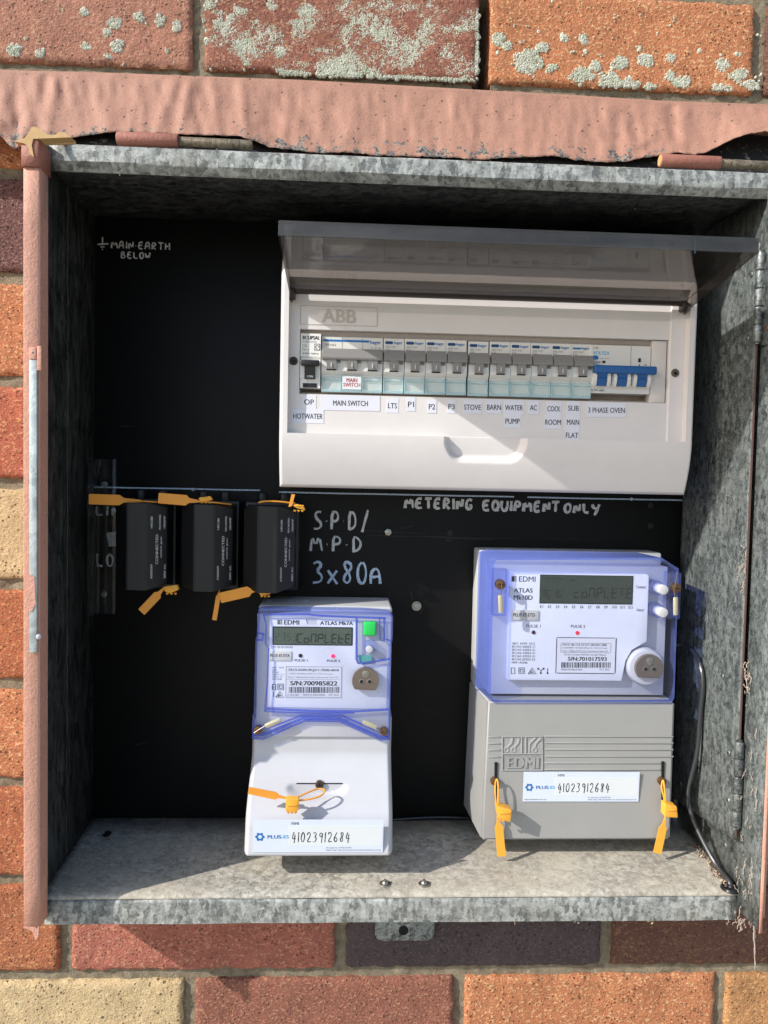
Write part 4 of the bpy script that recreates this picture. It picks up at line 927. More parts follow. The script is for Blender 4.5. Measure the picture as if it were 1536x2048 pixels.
# ------------------------------------------------------------------ plastic seals
def seal(label, tagp, Yt, strap, lock=None, m=SEAL, th=.6, group='orange plastic security seals'):
    """tagp: pixel outline of the paddle; strap: list of (px, py, Y); lock: pixel outline + Y"""
    c = P3(sum(q[0] for q in tagp)/len(tagp), sum(q[1] for q in tagp)/len(tagp), Yt if not callable(Yt) else Yt(tagp[0][0], tagp[0][1]))
    t = thing('security_seal', label, 'seal', c, group)
    b = MB(); f = Yt if callable(Yt) else (lambda x, y: Yt)
    if sum(tagp[i-1][0]*p[1]-p[0]*tagp[i-1][1] for i, p in enumerate(tagp)) > 0: tagp = tagp[::-1]
    vs = [P3(x, y, f(x, y)) for x, y in tagp]; n = len(vs); vs = [(v[0], v[1]+.9*sin((v[0]-c[0])*.14+(v[2]-c[2])*.11), v[2]) for v in vs]; vs += [(v[0], v[1]+th, v[2]) for v in vs]
    b.add(vs, [tuple(range(n)), tuple(range(n, 2*n))[::-1]]+[(i, n+i, n+(i+1) % n, (i+1) % n) for i in range(n)], m); b.build('tag', t)
    if strap:
        b = MB(); b.tube([P3(*q) for q in strap], .75, m, 8, 1, 2); b.build('strap', t)
    if lock:
        b = MB(); pl, Yl, d = lock; b.plate([P(*q, Yl) for q in pl], Yl, Yl+d, SEAL_Y if m is SEAL else m, .5, 2, None, 1.0)
        xs = [q[0] for q in pl]; ys = [q[1] for q in pl]; cx, cz = P(sum(xs)/len(xs), sum(ys)/len(ys), Yl); wv = (max(xs)-min(xs))*MM(Yl)
        b.box(cx-wv*.36, cx+wv*.36, Yl-.7, Yl+.2, cz+.3, cz+1.5, SEAL_Y, .3)
        for k in range(3): b.dome((cx+(k-1)*wv*.26, Yl+d*.5, min(P(*q, Yl)[1] for q in pl)+.3), 1.3, 1.8, SEAL_Y, 8, (0, 0, -1))
        b.build('lock_body', t)
def paddle(x0, y0, x1, y1, w, neck=.72):
    dx, dy = x1-x0, y1-y0; L = sqrt(dx*dx+dy*dy); ux, uy = dx/L, dy/L; nx, ny = -uy, ux; h = w/2
    q = [(0, -h*.92), (.015*L, -h), (L*neck, -h), (L*(neck+.08), -h*.45), (L, -h*.22), (L, h*.22), (L*(neck+.08), h*.45), (L*neck, h), (.015*L, h), (0, h*.92)]
    return [(x0+a*ux+b_*nx, y0+a*uy+b_*ny) for a, b_ in q]
seal('orange seal paddle lying across top left of the leftmost fuse holder', paddle(178, 998, 282, 1002, 21, .58), 10, [(275, 1002, 10), (310, 1004, 12), (330, 1006, 30)])
seal('orange seal on top of the middle fuse holder, tag pointing left', paddle(317, 996, 400, 1003, 21, .66), 8, [(395, 1003, 8), (430, 1005, 9), (462, 1009, 26)], ([(396, 996), (420, 992), (425, 1000), (402, 1004)], 7, 4))
seal('small orange seal twisted at top right corner of the right fuse holder', [(583, 988), (590, 989), (584, 1012), (577, 1014)], 9, [(517, 1005, 8), (530, 1002, 7), (560, 1003, 8), (590, 1007, 12)], ([(582, 1006), (606, 1011), (611, 1021), (590, 1015)], 10, 4))
seal('orange seal hanging below the leftmost fuse holder', paddle(283, 1224, 328, 1176, 17, .70), 14, [(325, 1179, 14), (338, 1172, 18)], ([(326, 1174), (354, 1170), (357, 1180), (340, 1187), (330, 1184)], 13, 5))
seal('orange seal hanging edge-on under the middle fuse holder', paddle(429, 1240, 438, 1182, 9, .8), 12, [(437, 1186, 12), (441, 1176, 20)])
seal('orange seal under the right fuse holder, tag pointing left', paddle(440, 1196, 520, 1178, 21, .70), 10, [(515, 1180, 10), (540, 1182, 16)], ([(516, 1184), (540, 1181), (542, 1188), (522, 1192)], 12, 4))

# ------------------------------------------------------------------ single phase meter
m1 = thing('electricity_meter', 'smaller white electricity meter with blue clear cover and green button', 'electricity meter', (128, YB, -651))
A0, A1 = 67.5, 190.0
b = MB(); b.box(A0+2, A1-1, 20, YB-.6, -645, -448.5, MGREY_L, 2.5, 3); b.box(A0+3, A1-2, 4, 22, -562, -453, MFACE, 1); b.build('body', m1)
b = MB(); b.rpx(530, 1192, 616, 1201, 60, PAPER, .2); x, z = P(560, 1197, 60)
q = MB(); q.add([(P(533, 1205, 30)[0], 34, -448.2), (P(617, 1205, 30)[0], 34, -448.2), (P(617, 1205, 30)[0], 52, -448.2), (P(533, 1205, 30)[0], 52, -448.2)], [(0, 1, 2, 3)], PAPER)
for k in range(3): q.text('EDMI  A07', (P(575, 1205, 30)[0], 38+5*k, -448.05), 28, 2.2, INK, UX, Vector((0, 1, 0)))
q.build('top_sticker', m1)
def Z7(zx, zy): return 480+zx/4.8, 1180+zy/4.8
def t7(mb, s, zx0, zy0, zx1, zy1, Y, m, bold=.0): return mb.tpx(s, *Z7(zx0, zy0), *Z7(zx1, zy1), Y, m, bold)
def r7(mb, zx0, zy0, zx1, zy1, Y, m, th=.3, bev=0, rd=0): return mb.rpx(*Z7(zx0, zy0), *Z7(zx1, zy1), Y, m, th, bev, rd)
def poly7(pts, Y): return [P(*Z7(*q), Y) for q in pts]
YF = 8.0
b = MB()
b.plate(poly7([(290, 270), (640, 270), (645, 325), (740, 330), (745, 275), (1118, 285), (1115, 690), (1130, 705), (1415, 715), (1405, 1130), (270, 1110), (275, 690), (285, 690)], YF), YF-4.5, YF, FACE, .5)
b.plate(poly7([(195, 640), (272, 640), (262, 1150), (180, 1150)], YF), YF-3, YF, FACE, .4)
fpl = b.build('face_plate', m1)
YT = YF-4.62
b = MB(); t7(b, 'EDMI', 424, 288, 568, 332, YT, INK, .012); t7(b, 'ATLAS Mk7A', 768, 300, 1086, 336, YT, INK, .018)
r7(b, 358, 285, 386, 330, YT-.02, INKG, .1)
for k in range(3): r7(b, 392, 286+k*17, 404, 296+k*17, YT-.02, INK, .1)
t7(b, 'E1 E2 E3 E4 E5', 322, 538, 505, 556, YT, INK); t7(b, 'PULSE 1', 524, 664, 648, 686, YT, INK, .008); t7(b, 'PULSE 2', 836, 668, 960, 690, YT, INK, .008)
for k, s in enumerate(('10kV   ACIT', 'AOM', 'IEC/AS', '62052-11, 21', '62053-21, 23', 'NMI 14/2/80')): t7(b, s, 308, 738+k*22, 308+[115, 40, 62, 115, 95, 92][k], 752+k*22, YT, INK)
# approval marks
def frame(mb, pts, Y, r, m): mb.tube([P3(*q, Y) for q in pts+[pts[0]]], r, m, 5, .4)
for q in ([(308, 905), (342, 905), (342, 958), (308, 958)], [(362, 902), (418, 902), (418, 958), (362, 958)], [(376, 916), (404, 916), (404, 944), (376, 944)], [(342, 1028), (382, 975), (420, 1030)], [(362, 1020), (382, 1000), (396, 1012)]): frame(b, [Z7(*p) for p in q], YT-.05, .28, INK)
b.tube([P3(*Z7(322, 975), YT), P3(*Z7(322, 1028), YT)], .28, INK, 5, .4).tube([P3(*Z7(316+8*cos(i), 935+10*sin(i)), YT) for i in range(0, 7)], .25, INK, 5, .4)
b.build('printed_lettering', fpl)
b = MB(); r7(b, 272, 585, 494, 680, YT-.7, plastic('pale tag', (226, 222, 216), .5), .7, .3, .8); t7(b, 'PLUS ES ETA', 290, 614, 476, 642, YT-.85, INK, .006); b.build('name_tag', fpl)
b = MB(); r7(b, 432, 728, 980, 1040, YT-.12, PAPER, .12); YS = YT-.2
for q in ((440, 735, 974, 738), (440, 1028, 974, 1032), (440, 735, 443, 1032), (970, 735, 974, 1032), (446, 858, 960, 860)): r7(b, *q, YS, INKG, .05)
t7(b, '7A13-A344-29-J211-7D02-6010', 464, 757, 950, 785, YS, INK, .012); t7(b, '230V 10(100)A 50Hz Cl.1 Wh Cl.2 varh', 480, 798, 888, 814, YS, INKG); t7(b, 'Pulse 1:1000imp/kWh Pulse 2:Connected when ON', 462, 832, 944, 848, YS, INKG)
t7(b, 'S/N:700985822', 482, 874, 936, 917, YS, INK, .022); t7(b, 'L1 Mod 40A', 450, 998, 566, 1016, YS, INKG); t7(b, 'MADE IN INDONESIA', 602, 998, 820, 1016, YS, INKG); t7(b, 'SEP 2022', 850, 1000, 950, 1016, YS, INKG)
xx = 470
rb_ = random.Random(3)
while xx < 948:
    ww = rb_.choice((4, 4, 7, 10)); r7(b, xx, 930, min(xx+ww, 952), 988, YS, INK, .05); xx += ww+rb_.choice((4, 5, 8))
b.build('serial_sticker', fpl)
b = MB(); r7(b, 312, 352, 1084, 532, YT-.1, INK, .1, 0, .9); r7(b, 326, 364, 1072, 522, YT-.2, LCD, .1)
kx = MM(YT)/4.8
x, z = P(*Z7(336, 482), YT); b.seg('2753', x, z, 30*kx, 70*kx, YT-.28, .30, flat('faint segments', (66, 72, 62)), .9)
x, z = P(*Z7(548, 502), YT)
for i_, c_ in enumerate('ConPLEtE'):
    b.seg('M' if c_ == 'n' else c_, x+i_*66*kx, z, 44*kx, (82 if c_ != 'o' else 82)*kx, YT-.28, .55, LCDINK, .45)
b.build('display', m1)
for k, (zx, zy, mt) in enumerate(((580, 630, INK), (892, 634, LEDON))):
    b = MB(); x, z = P(*Z7(zx, zy), YT); b.dome((x, YT, z), 1.75, .9, mt, 14); b.build('pulse_lamp', m1, label='lit pink pulse lamp' if k else None)
x, z = P(*Z7(1246, 364), 4); b = MB(); b.box(x-5.6, x+5.6, -.5, 8, z-6.2, z+6.2, GREEN, 1.4, 3); b.build('green_button', m1)
x, z = P(*Z7(1246, 545), 5); b = MB(); b.cyl((x, 10, z+1), (x, -1, z+1), 6.4, CLEARB_P, 24, 5.8, .6); b.cyl((x-.5, 8, z-1), (x-.5, -2, z-1), 3.2, MWHITE, 16, None, .6); b.build('clear_button', m1)
def port(root, cx, cz, Y, R, m=STEELD, cut=.72):
    b = MB(); pl = [(cx+R*cos(radians(a)), cz+R*sin(radians(a))) for a in range(-44, 225, 8)]
    b.plate(pl, Y-4, Y, m, .5, 2); o = b.build('optical_port', root)
    q = MB(); q.cyl((cx, Y-4.3, cz+R*.52), (cx, Y-3.9, cz+R*.52), R*.28, STEEL, 20, None, .15).cyl((cx, Y-4.5, cz+R*.52), (cx, Y-4.25, cz+R*.52), R*.12, INKG, 10)
    for sx in (-1, 1):
        q.cyl((cx+sx*R*.3, Y-4.3, cz-R*.03), (cx+sx*R*.3, Y-3.9, cz-R*.03), R*.2, STEEL, 18, None, .1).cyl((cx+sx*R*.3, Y-4.42, cz-R*.03), (cx+sx*R*.3, Y-4.25, cz-R*.03), R*.14, INK, 14)
    q.build('port_lens', o)
x, z = P(*Z7(1205, 868), 0); port(m1, x, z, 1.5, 11.7)
# terminal cover: smooth S shaped white shell
SLX, SLZ = P(638, 1580, -22)
def tc_y(x, z):
    t = smooth((-575-z)/52.); y = lerp(6.5, -33.5, t)-4.5*smooth((-622-z)/26)
    e = min(x-A0+1, A1+.2-x); 
    if e < 4: y += (4-e)**2*.45
    if z < -646: y += (-646-z)**2*.42
    dx = (x-(SLX-2))/29.; dz = (z-(SLZ-2))/8.5
    if abs(dx) < 1.05 and z < SLZ+1.5:
        q = sqrt(dx*dx+(dz*dz if z < SLZ-2 else .0)); y = lerp(y, tc_base(SLZ+1), (1-smooth((q-.70)/.26))*.95*smooth((SLZ+1.5-z)/1.2))
    return y
def tc_base(z): return lerp(6.5, -33.5, smooth((-575-z)/52.))
xs = frange(A0-1, A0+4, .7)+frange(A0+4, A1-4, 1.2)[1:]+frange(A1-4, A1+.2, .7)[1:]; zs = frange(-650.5, -546, .9)
b = MB(); b.hf(xs, zs, tc_y, 52, MWHITE); b.hf([A0-1, A1+.2], [-650.4, -545.9], lambda x, z: 52.2, 52.6, MWHITE); tcv = b.build('terminal_cover', m1, smooth=50)
b = MB(); ys = tc_y(SLX, SLZ)-.2; b.box(SLX-20, SLX+20, ys-.1, ys+1.5, SLZ-.1, SLZ+.9, DARK, .2); b.build('screw_slot', tcv)
b = MB(); b.cyl((SLX, ys-2.6, SLZ), (SLX, ys+1, SLZ), 3.6, flat('dark screw', (96, 84, 78), .3, .85), 18, None, .5).box(SLX-2.4, SLX+2.4, ys-2.75, ys-2.4, SLZ-.35, SLZ+.35, DARK).box(SLX-.35, SLX+.35, ys-2.75, ys-2.4, SLZ-2.4, SLZ+2.4, DARK); b.build('cover_screw', tcv)
def nmi(root, px0, py0, px1, py1, Y, fx, tilt, web=False, ym=None):
    k = MM(Y); W, H = (px1-px0)*k, (py1-py0)*k; cx, cz = P((px0+px1)/2, (py0+py1)/2, Y)
    T = Matrix.Translation((cx, Y, cz)) @ Matrix.Rotation(tilt, 4, 'X')
    b = MB(); L = lambda fx_, fz: (-W/2+fx_*W, H/2-fz*H)
    b.box(-W/2, W/2, 0, .25, -H/2, H/2, PAPER2); 
    a0, c0 = L(.27, .18); a1, c1 = L(.99, .80); b.box(a0, a1, -.08, 0, c1, c0, PAPER3)
    hx, hz = L(.052, .52); R = H*.115
    b.add([(hx+R*q*(1+.16*cos(6*i*pi/18*1.0))*cos(i*pi/18), -.2, hz+R*q*(1+.16*cos(6*i*pi/18))*sin(i*pi/18)) for q in (1.05, .52) for i in range(36)], [(i, (i+1) % 36, 36+(i+1) % 36, 36+i) for i in range(36)][::1], PRBLUE)
    xq, zq = L(.155, .52); b.text('PLUS', (xq+W*.008, -.16, zq), W*.105, H*.105, PRBLUE, bold=.02); xq, zq = L(.245, .52); b.text('-ES', (xq, -.16, zq), W*.058, H*.10, PRCYAN, bold=.01)
    xq, zq = L(.33, .11); b.text('NMI', (xq-W*.01, -.14, zq), W*.055, H*.085, INKG, bold=.01)
    xq, zq = L(.295, .68); wr = MB(); b.write('41023912684', xq, zq, W*.0325, H*.30, -.16, .42, INK, .42, .05, .05, 1)
    xq, zq = L(.66, .865); b.text('Property of PLUS-ES', (xq, -.14, zq), W*.19, H*.045, INK); xq, zq = L(.77, .935); b.text('Seals may only be broken by authorised personnel', (xq, -.14, zq), W*.42, H*.048, INK)
    if web: xq, zq = L(.11, .93); b.text('https://pluses.com.au/', (xq, -.14, zq), W*.19, H*.05, INK)
    b.v = [tuple(T @ Vector(v)) for v in b.v]
    b.build('number_sticker', root)
nmi(m1, 504.5, 1637, 769, 1707, -39.2, 0, .07)
# blue clear cover with a notch over the terminal cover
YC = 1.0
out = [(175, 185), (235, 180), (1110, 195), (1150, 195), (1440, 215), (1470, 250), (1465, 480), (1448, 520), (1440, 1440), (1350, 1450), (955, 1272), (620, 1265), (225, 1440), (112, 1435), (130, 1180), (148, 480), (160, 440)]
p_ = poly7(out, YC)
b = MB()
def shell(mb, pl, y0, y1, rim, wall_m, face_m, rimw=2.2):
    if sum(pl[i-1][0]*p[1]-p[0]*pl[i-1][1] for i, p in enumerate(pl)) < 0: pl = pl[::-1]
    n = len(pl); cx = sum(p[0] for p in pl)/n; cz = sum(p[1] for p in pl)/n
    ins = []
    for i in range(n):
        a, c, d = Vector(pl[i-1]), Vector(pl[i]), Vector(pl[(i+1) % n]); e1 = (c-a).normalized(); e2 = (d-c).normalized()
        n1, n2 = Vector((-e1.y, e1.x)), Vector((-e2.y, e2.x)); q = (n1+n2); q = q/max(.35, q.dot(n1)) if q.length > 1e-6 else n1
        ins.append((c.x+q.x*rimw, c.y+q.y*rimw))
    mid = [(lerp(a[0], b_[0], .45), lerp(a[1], b_[1], .45)) for a, b_ in zip(pl, ins)]
    vs = [(x, y1, z) for x, z in pl]+[(x, y0+1.4, z) for x, z in pl]+[(x, y0, z) for x, z in mid]+[(x, y0, z) for x, z in ins]
    mb.add(vs, [(r*n+i, r*n+(i+1) % n, (r+1)*n+(i+1) % n, (r+1)*n+i) for r in (0, 1) for i in range(n)], wall_m)
    mb.add(vs, [(2*n+i, 2*n+(i+1) % n, 3*n+(i+1) % n, 3*n+i) for i in range(n)], rim)
    mb.add([(x, y0, z) for x, z in ins], [tuple(range(n))], face_m)
    return ins
shell(b, p_, YC-1, 16, CLEARB_D, CLEARB_S, CLEARB, 2.0); cvr = b.build('clear_cover', m1, smooth=30)
b = MB()   # ribs moulded in the cover
def rib7(pts, r=.9, Y=YC-.4, m=CLEARB_S, sm=0): b.tube([P3(*Z7(*q), Y) for q in pts], r, m, 7, .7, sm)
rib7([(225, 235), (640, 232), (750, 245), (1140, 262), (1400, 270)]); rib7([(225, 235), (250, 330), (245, 520), (275, 560), (262, 900), (240, 1140)], .7)
rib7([(240, 1140), (700, 1160), (1100, 1165), (1430, 1145)], 1.1); rib7([(240, 1150), (230, 1165), (700, 1180), (1100, 1180)], .6)
rib7([(1120, 270), (1118, 670), (1140, 700), (1180, 705), (1440, 660)], 1.0); rib7([(1385, 270), (1388, 470), (1460, 490)], .9); rib7([(1340, 270), (1345, 480), (1400, 495)], .6)
rib7([(160, 480), (215, 480), (225, 420), (165, 415)], .9); rib7([(130, 1400), (230, 1385), (600, 1232), (960, 1236), (1350, 1410), (1430, 1410)], 1.3); rib7([(180, 1290), (260, 1330), (590, 1205), (980, 1205), (1290, 1340)], .8)
b.build('cover_rib', cvr, smooth=60)
b = MB(); b.plate(poly7([(1130, 625), (1265, 625), (1265, 690), (1150, 695)], 3), 2.2, 3, flat('green label', (90, 170, 160))); b.build('green_insert', m1)
BLF = plastic('blue flange', (98, 102, 178), .4); b = MB()   # darker pads behind the V shaped flange
b.plate(poly7([(120, 1250), (330, 1180), (600, 1200), (250, 1400), (118, 1425)], 14), 12, 16, BLF); b.build('cover_flange', m1); b = MB(); b.plate(poly7([(960, 1205), (1180, 1180), (1440, 1250), (1440, 1430), (1340, 1420)], 14), 12, 16, BLF); b.build('cover_flange', m1)
for k, (zx, zy) in enumerate(((170, 1350), (1382, 1362))):
    x, z = P(*Z7(zx, zy), -2); b = MB(); b.cyl((x, 3, z), (x, -2.2, z), 3.6, COPPER, 16, None, .5).box(x-2.6, x+2.6, -2.4, -2.1, z-.4, z+.4, DARK); b.build('cover_screw', m1)
def wire_seal(label, pts, Y, ends, m=LEAD):
    c = P3(*ends[0], Y); t = thing('wire_seal', label, 'wire seal', c, 'wire seals on the meter covers')
    b = MB(); b.tube([P3(*q, Y) for q in pts], .45, STEELD, 6, 1, 1); b.build('wire', t)
    b = MB(); a, c2 = P3(*ends[0], Y-.5), P3(*ends[1], Y-.5); b.tube([a, [lerp(a[i], c2[i], .12) for i in range(3)], [lerp(a[i], c2[i], .88) for i in range(3)], c2], lambda s: 1.3+1.0*sin(pi*min(max(s, .12), .88))**.4, m, 10, .6); b.build('crimp', t)
wire_seal('silver wire seal at lower left of the smaller meter cover', [Z7(135, 1372), Z7(190, 1335), Z7(250, 1300)], -3.5, [Z7(245, 1308), Z7(388, 1245)])
wire_seal('silver wire seal at lower right of the smaller meter cover', [Z7(1405, 1365), Z7(1350, 1345), Z7(1300, 1318)], -3.5, [Z7(1310, 1318), Z7(1180, 1262)])
seal('orange seal with loop through the screw of the smaller meter', paddle(497, 1580, 575, 1598, 14.5, .70), lambda x, y: -36, [(572, 1597, -36), (582, 1600, -36), (600, 1592, -33), (622, 1582, -28), (636, 1577, -24), (645, 1578, -25), (652, 1582, -28), (640, 1593, -32), (618, 1599, -35), (597, 1601, -36)], ([(571, 1597), (598, 1598), (597, 1618), (593, 1627), (570, 1622), (572, 1612)], -41, 6))

# ------------------------------------------------------------------ three phase meter
m2 = thing('electricity_meter', 'larger grey electricity meter with wide dark display under blue clear cover', 'electricity meter', (357, YB, -653))
b = MB(); L0, L1 = 269.5, 444.5
b.box(L0+1, L1-1, 42, YB-.6, -530, -398, MGREY_L, 2, 3); b.box(L0+8, L1-6, 16, 44, -526, -408, MFACE, 1); b.build('body', m2)
b = MB(); zt, zb = -528.2, -652.6
bmf = bmesh.new(); q8 = [(L0+5, 3, zt), (L1-.6, 3, zt), (L1-1.8, -1, zb), (L0+1.5, -1, zb), (L0, YB-1, zt), (L1+3, YB-1, zt), (L1+3, YB-1, zb-2), (L0-2.8, YB-1, zb-2)]
vv = [bmf.verts.new(q) for q in q8]
for f in ((0, 3, 2, 1), (4, 5, 6, 7), (0, 1, 5, 4), (3, 7, 6, 2), (0, 4, 7, 3), (1, 2, 6, 5)): bmf.faces.new([vv[i] for i in f])
bmesh.ops.recalc_face_normals(bmf, faces=bmf.faces[:]); bmesh.ops.bevel(bmf, geom=bmf.edges[:], offset=2.0, segments=3, affect='EDGES'); b.bm(bmf, MGREY); tc2 = b.build('terminal_cover', m2)
yl = lambda z: lerp(3, -1, (z-zt)/(zb-zt))
# embossed lines and emblem
def Zl(zx, zy): return 900+zx/3.072, 1400+zy/3.072
b = MB(); lines = [(235, 310, 228), (235, 310, 268), (235, 310, 308), (235, 310, 350)]+[(582, 1374, y) for y in (226, 265, 305, 347)]+[(578, 1292, 387), (578, 1292, 427)]
for a, c, y in lines:
    z = P(*Zl((a+c)/2, y), 1)[1]; xa, xb = P(*Zl(a, y), 1)[0], P(*Zl(c, y), 1)[0]; Y = yl(z); b.box(xa, xb, Y-.8, Y+.6, z-.55, z+.55, MGREY, .3)
for pts in ([(322, 225), (568, 225), (568, 432), (322, 432)], [(322, 330), (568, 330)], [(440, 228), (440, 328)], [(466, 228), (466, 328)]):
    pp = [P3(*Zl(*q), yl(P(*Zl(*q), 1)[1])-.25) for q in pts]; pp = pp+[pp[0]] if len(pp) == 4 else pp; b.tube(pp, .75, MGREY, 6, 1)
for pts in ([(385, 232), (378, 265), (348, 295)], [(425, 232), (420, 262), (392, 295)], [(525, 232), (490, 268), (486, 325)], [(562, 232), (530, 265), (520, 292)]):
    b.tube([P3(*Zl(*q), yl(-560)-.15) for q in pts], 1.3, MGREY, 6, .6)
for c in ((346, 306), (390, 306), (520, 306)):
    b.tube([P3(*Zl(c[0]+13*cos(i*pi/6), c[1]+13*sin(i*pi/6)), yl(-563)-.1) for i in range(13)], 1.0, MGREY, 6, .7)
x, z = P(*Zl(445, 383), yl(-575)-.5); 
for dy in (-1.1, -.8, -.5, -.2): b.text('EDMI', (x, yl(z)+dy+.1, z), 64/1, 24, MGREY, bold=.03) if False else b.text('EDMI', (x, yl(z)+dy+.1, z), 205/3.072*MM(0), 72/3.072*MM(0), MGREY, bold=.03)
b.build('embossed_emblem', tc2)
for k, (zx, z0, z1) in enumerate(((284, 385, 610), (1310, 380, 620))):
    a, c = P3(*Zl(zx, z0), 0), P3(*Zl(zx-4, z1), 0); b = MB(); ym = yl(a[2]); b.plate([(a[0]-1.3, a[2]), (a[0]+1.3, a[2]), (c[0]+1.1, c[2]), (c[0]-1.1, c[2])], yl(a[2])-1.2, yl(a[2])+1, DARK, 0); b.build('screw_slot', tc2)
    s = P3(*Zl(275 if k == 0 else 1303, 500), -2); b = MB(); b.cyl((s[0], 1, s[2]), (s[0], -2.6, s[2]), 3.7, COPPER, 18, None, .5); b.build('cover_screw', tc2)
nmi(m2, 1041.5, 1542, 1284, 1605, .2-1.2, 0, .03, True)
# face
def ZA(zx, zy): return 920+zx/3.2, 1070+zy/3.2
def tA(mb, s, zx0, zy0, zx1, zy1, Y, m, bold=.0): return mb.tpx(s, *ZA(zx0, zy0), *ZA(zx1, zy1), Y, m, bold)
def rA(mb, zx0, zy0, zx1, zy1, Y, m, th=.3, bev=0, rd=0): return mb.rpx(*ZA(zx0, zy0), *ZA(zx1, zy1), Y, m, th, bev, rd)
polyA = lambda pts, Y: [P(*ZA(*q), Y) for q in pts]
YF2 = 12.0
b = MB(); b.plate(polyA([(325, 235), (1195, 250), (1205, 262), (1190, 680), (1090, 730), (1050, 800), (1030, 930), (305, 925), (302, 905), (315, 245)], YF2), YF2-2, YF2+4, FACE, .5); fp2 = b.build('face_plate', m2)
YT2 = YF2-2.15
b = MB(); tA(b, 'EDMI', 376, 265, 484, 299, YT2, INK, .0); rA(b, 330, 263, 349, 298, YT2, INK, .05)
for k in range(3): rA(b, 353, 263+k*13, 361, 271+k*13, YT2, INK, .05)
tA(b, 'ATLAS', 344, 340, 466, 368, YT2, INK, .012); tA(b, 'Mk10D', 342, 385, 466, 415, YT2, INK, .012)
for k in range(12): tA(b, 'E%d' % (k+1), 512+51.5*k, 450+.4*k, (532 if k < 9 else 540)+51.5*k, 467+.4*k, YT2, INK)
tA(b, 'Connect', 1127, 322, 1192, 342, YT2, INK); tA(b, 'Select', 1130, 470, 1178, 488, YT2, INK); tA(b, 'PULSE 1', 423, 573, 518, 592, YT2, INK); tA(b, 'PULSE 2', 708, 575, 803, 594, YT2, INK)
for k, s in enumerate(('10kV  AOM  UC2', 'IEC/AS 62052-11', 'IEC/AS 62052-21', 'IEC/AS 62052-31', 'IEC/AS 62053-21', 'IEC/AS 62053-23', 'NMI 14/2/66')): tA(b, s, 330, 687+k*20.3, 482 if k < 6 else 434, 701+k*20.3, YT2, INK)
for q in ([(328, 850), (350, 850), (350, 888), (328, 888)], [(376, 850), (412, 850), (412, 886), (376, 886)], [(385, 859), (403, 859), (403, 877), (385, 877)], [(436, 888), (462, 850), (488, 888)], [(450, 880), (463, 866), (474, 878)]): frame(b, [ZA(*p) for p in q], YT2-.05, .28, INK)
for q in ([(500, 856), (517, 868), (534, 856)], [(517, 868), (517, 882)], [(560, 852), (560, 886)]): b.tube([P3(*ZA(*p), YT2-.05) for p in q], .28, INK, 5, .4)
for q in ((500, 855), (535, 855), (517, 883), (560, 884)): b.dome(P3(*ZA(*q), YT2), .9, .3, INK, 8)
b.build('printed_lettering', fp2)
b = MB(); rA(b, 328, 480, 507, 548, YT2-.9, plastic('grey tag', (206, 204, 198), .5), .9, .4, 1.0); tA(b, 'PLUS ES ETD', 340, 500, 482, 522, YT2-1.05, INK, .008); b.build('name_tag', fp2)
b = MB(); rA(b, 614, 655, 1000, 888, YT2-.12, PAPER, .12); Y = YT2-.2
for q in ((616, 656, 998, 660), (614, 883, 992, 887), (614, 656, 618, 887), (994, 656, 998, 887), (645, 692, 966, 694), (645, 752, 966, 754), (645, 692, 647, 754), (964, 692, 966, 754)): rA(b, *q, Y, INK, .05)
tA(b, '1D13-1B-112-27-J11-201021-400', 652, 697, 944, 713, Y, INK, .012); tA(b, '3x230/400V 10(100)A 50Hz Cl.1 Wh Cl.2 varh', 650, 718, 948, 730, Y, INK); tA(b, 'Pulse 1:1000imp/kWh Pulse 2:Connected when ON', 650, 738, 952, 750, Y, INK)
tA(b, 'Direct Connect (Whole Current Meter)', 662, 760, 938, 775, Y, INK); tA(b, 'S/N:701017593', 686, 780, 944, 806, Y, INK, .022); tA(b, 'MADE IN MALAYSIA', 645, 855, 784, 867, Y, INK); tA(b, 'OCT 2022', 890, 855, 958, 867, Y, INK)
xx = 648
while xx < 962:
    ww = rb_.choice((3, 3, 5, 7)); rA(b, xx, 814, min(xx+ww, 963), 850, Y, INK, .05); xx += ww+rb_.choice((3, 4, 6))
b.build('serial_sticker', fp2)
b = MB(); rA(b, 501, 255, 1118, 444, YT2-.1, flat('display frame', (22, 24, 22), .3), .1); rA(b, 506, 260, 1112, 438, YT2-.2, LCD2, .1); kx = MM(YT2)/3.2
FA2 = flat('dim segments', (34, 37, 32))
x, z = P(*ZA(510, 396), YT2); b.seg('7616', x, z, 25*kx, 46*kx, YT2-.28, .4, FA2, .52)
x, z = P(*ZA(730, 398), YT2)
for i_, c_ in enumerate('coMPLETE'): b.seg(c_, x+i_*49.5*kx, z, 31*kx, 62*kx, YT2-.28, .5, LCDINK, .45)
for q in ((514, 410), (566, 408)): b.dome(P3(*ZA(*q), YT2-.2), .8, .2, LCDINK, 8)
b.tube([P3(*ZA(*q), YT2-.25) for q in ((540, 276), (580, 278), (600, 274), (655, 280))], .35, FA2, 5, .3).tube([P3(*ZA(*q), YT2-.25) for q in ((700, 293), (722, 290), (738, 286))], .35, FA2, 5, .3)
b.build('display', m2)
for k, (zx, zy, mt) in enumerate(((470, 623, LEDOFF), (750, 626, glow('lit red pulse lamp', (225, 24, 50), .5)))):
    b = MB(); x, z = P(*ZA(zx, zy), YT2); b.dome((x, YT2, z), 1.8, .9, mt, 14); b.build('pulse_lamp', m2, label='lit red pulse lamp' if k else None)
for zx, zy in ((1274, 341), (1272, 485)):
    x, z = P(*ZA(zx, zy), 6); b = MB(); b.cyl((x-1, 16, z), (x-1, 5, z), 6.9, CLEARB_P, 26, 6.5, .6); o = b.build('button_surround', m2); q = MB(); q.cyl((x, 10, z), (x, -4.5, z), 4.4, MWHITE, 22, None, .9); q.build('push_button', o)
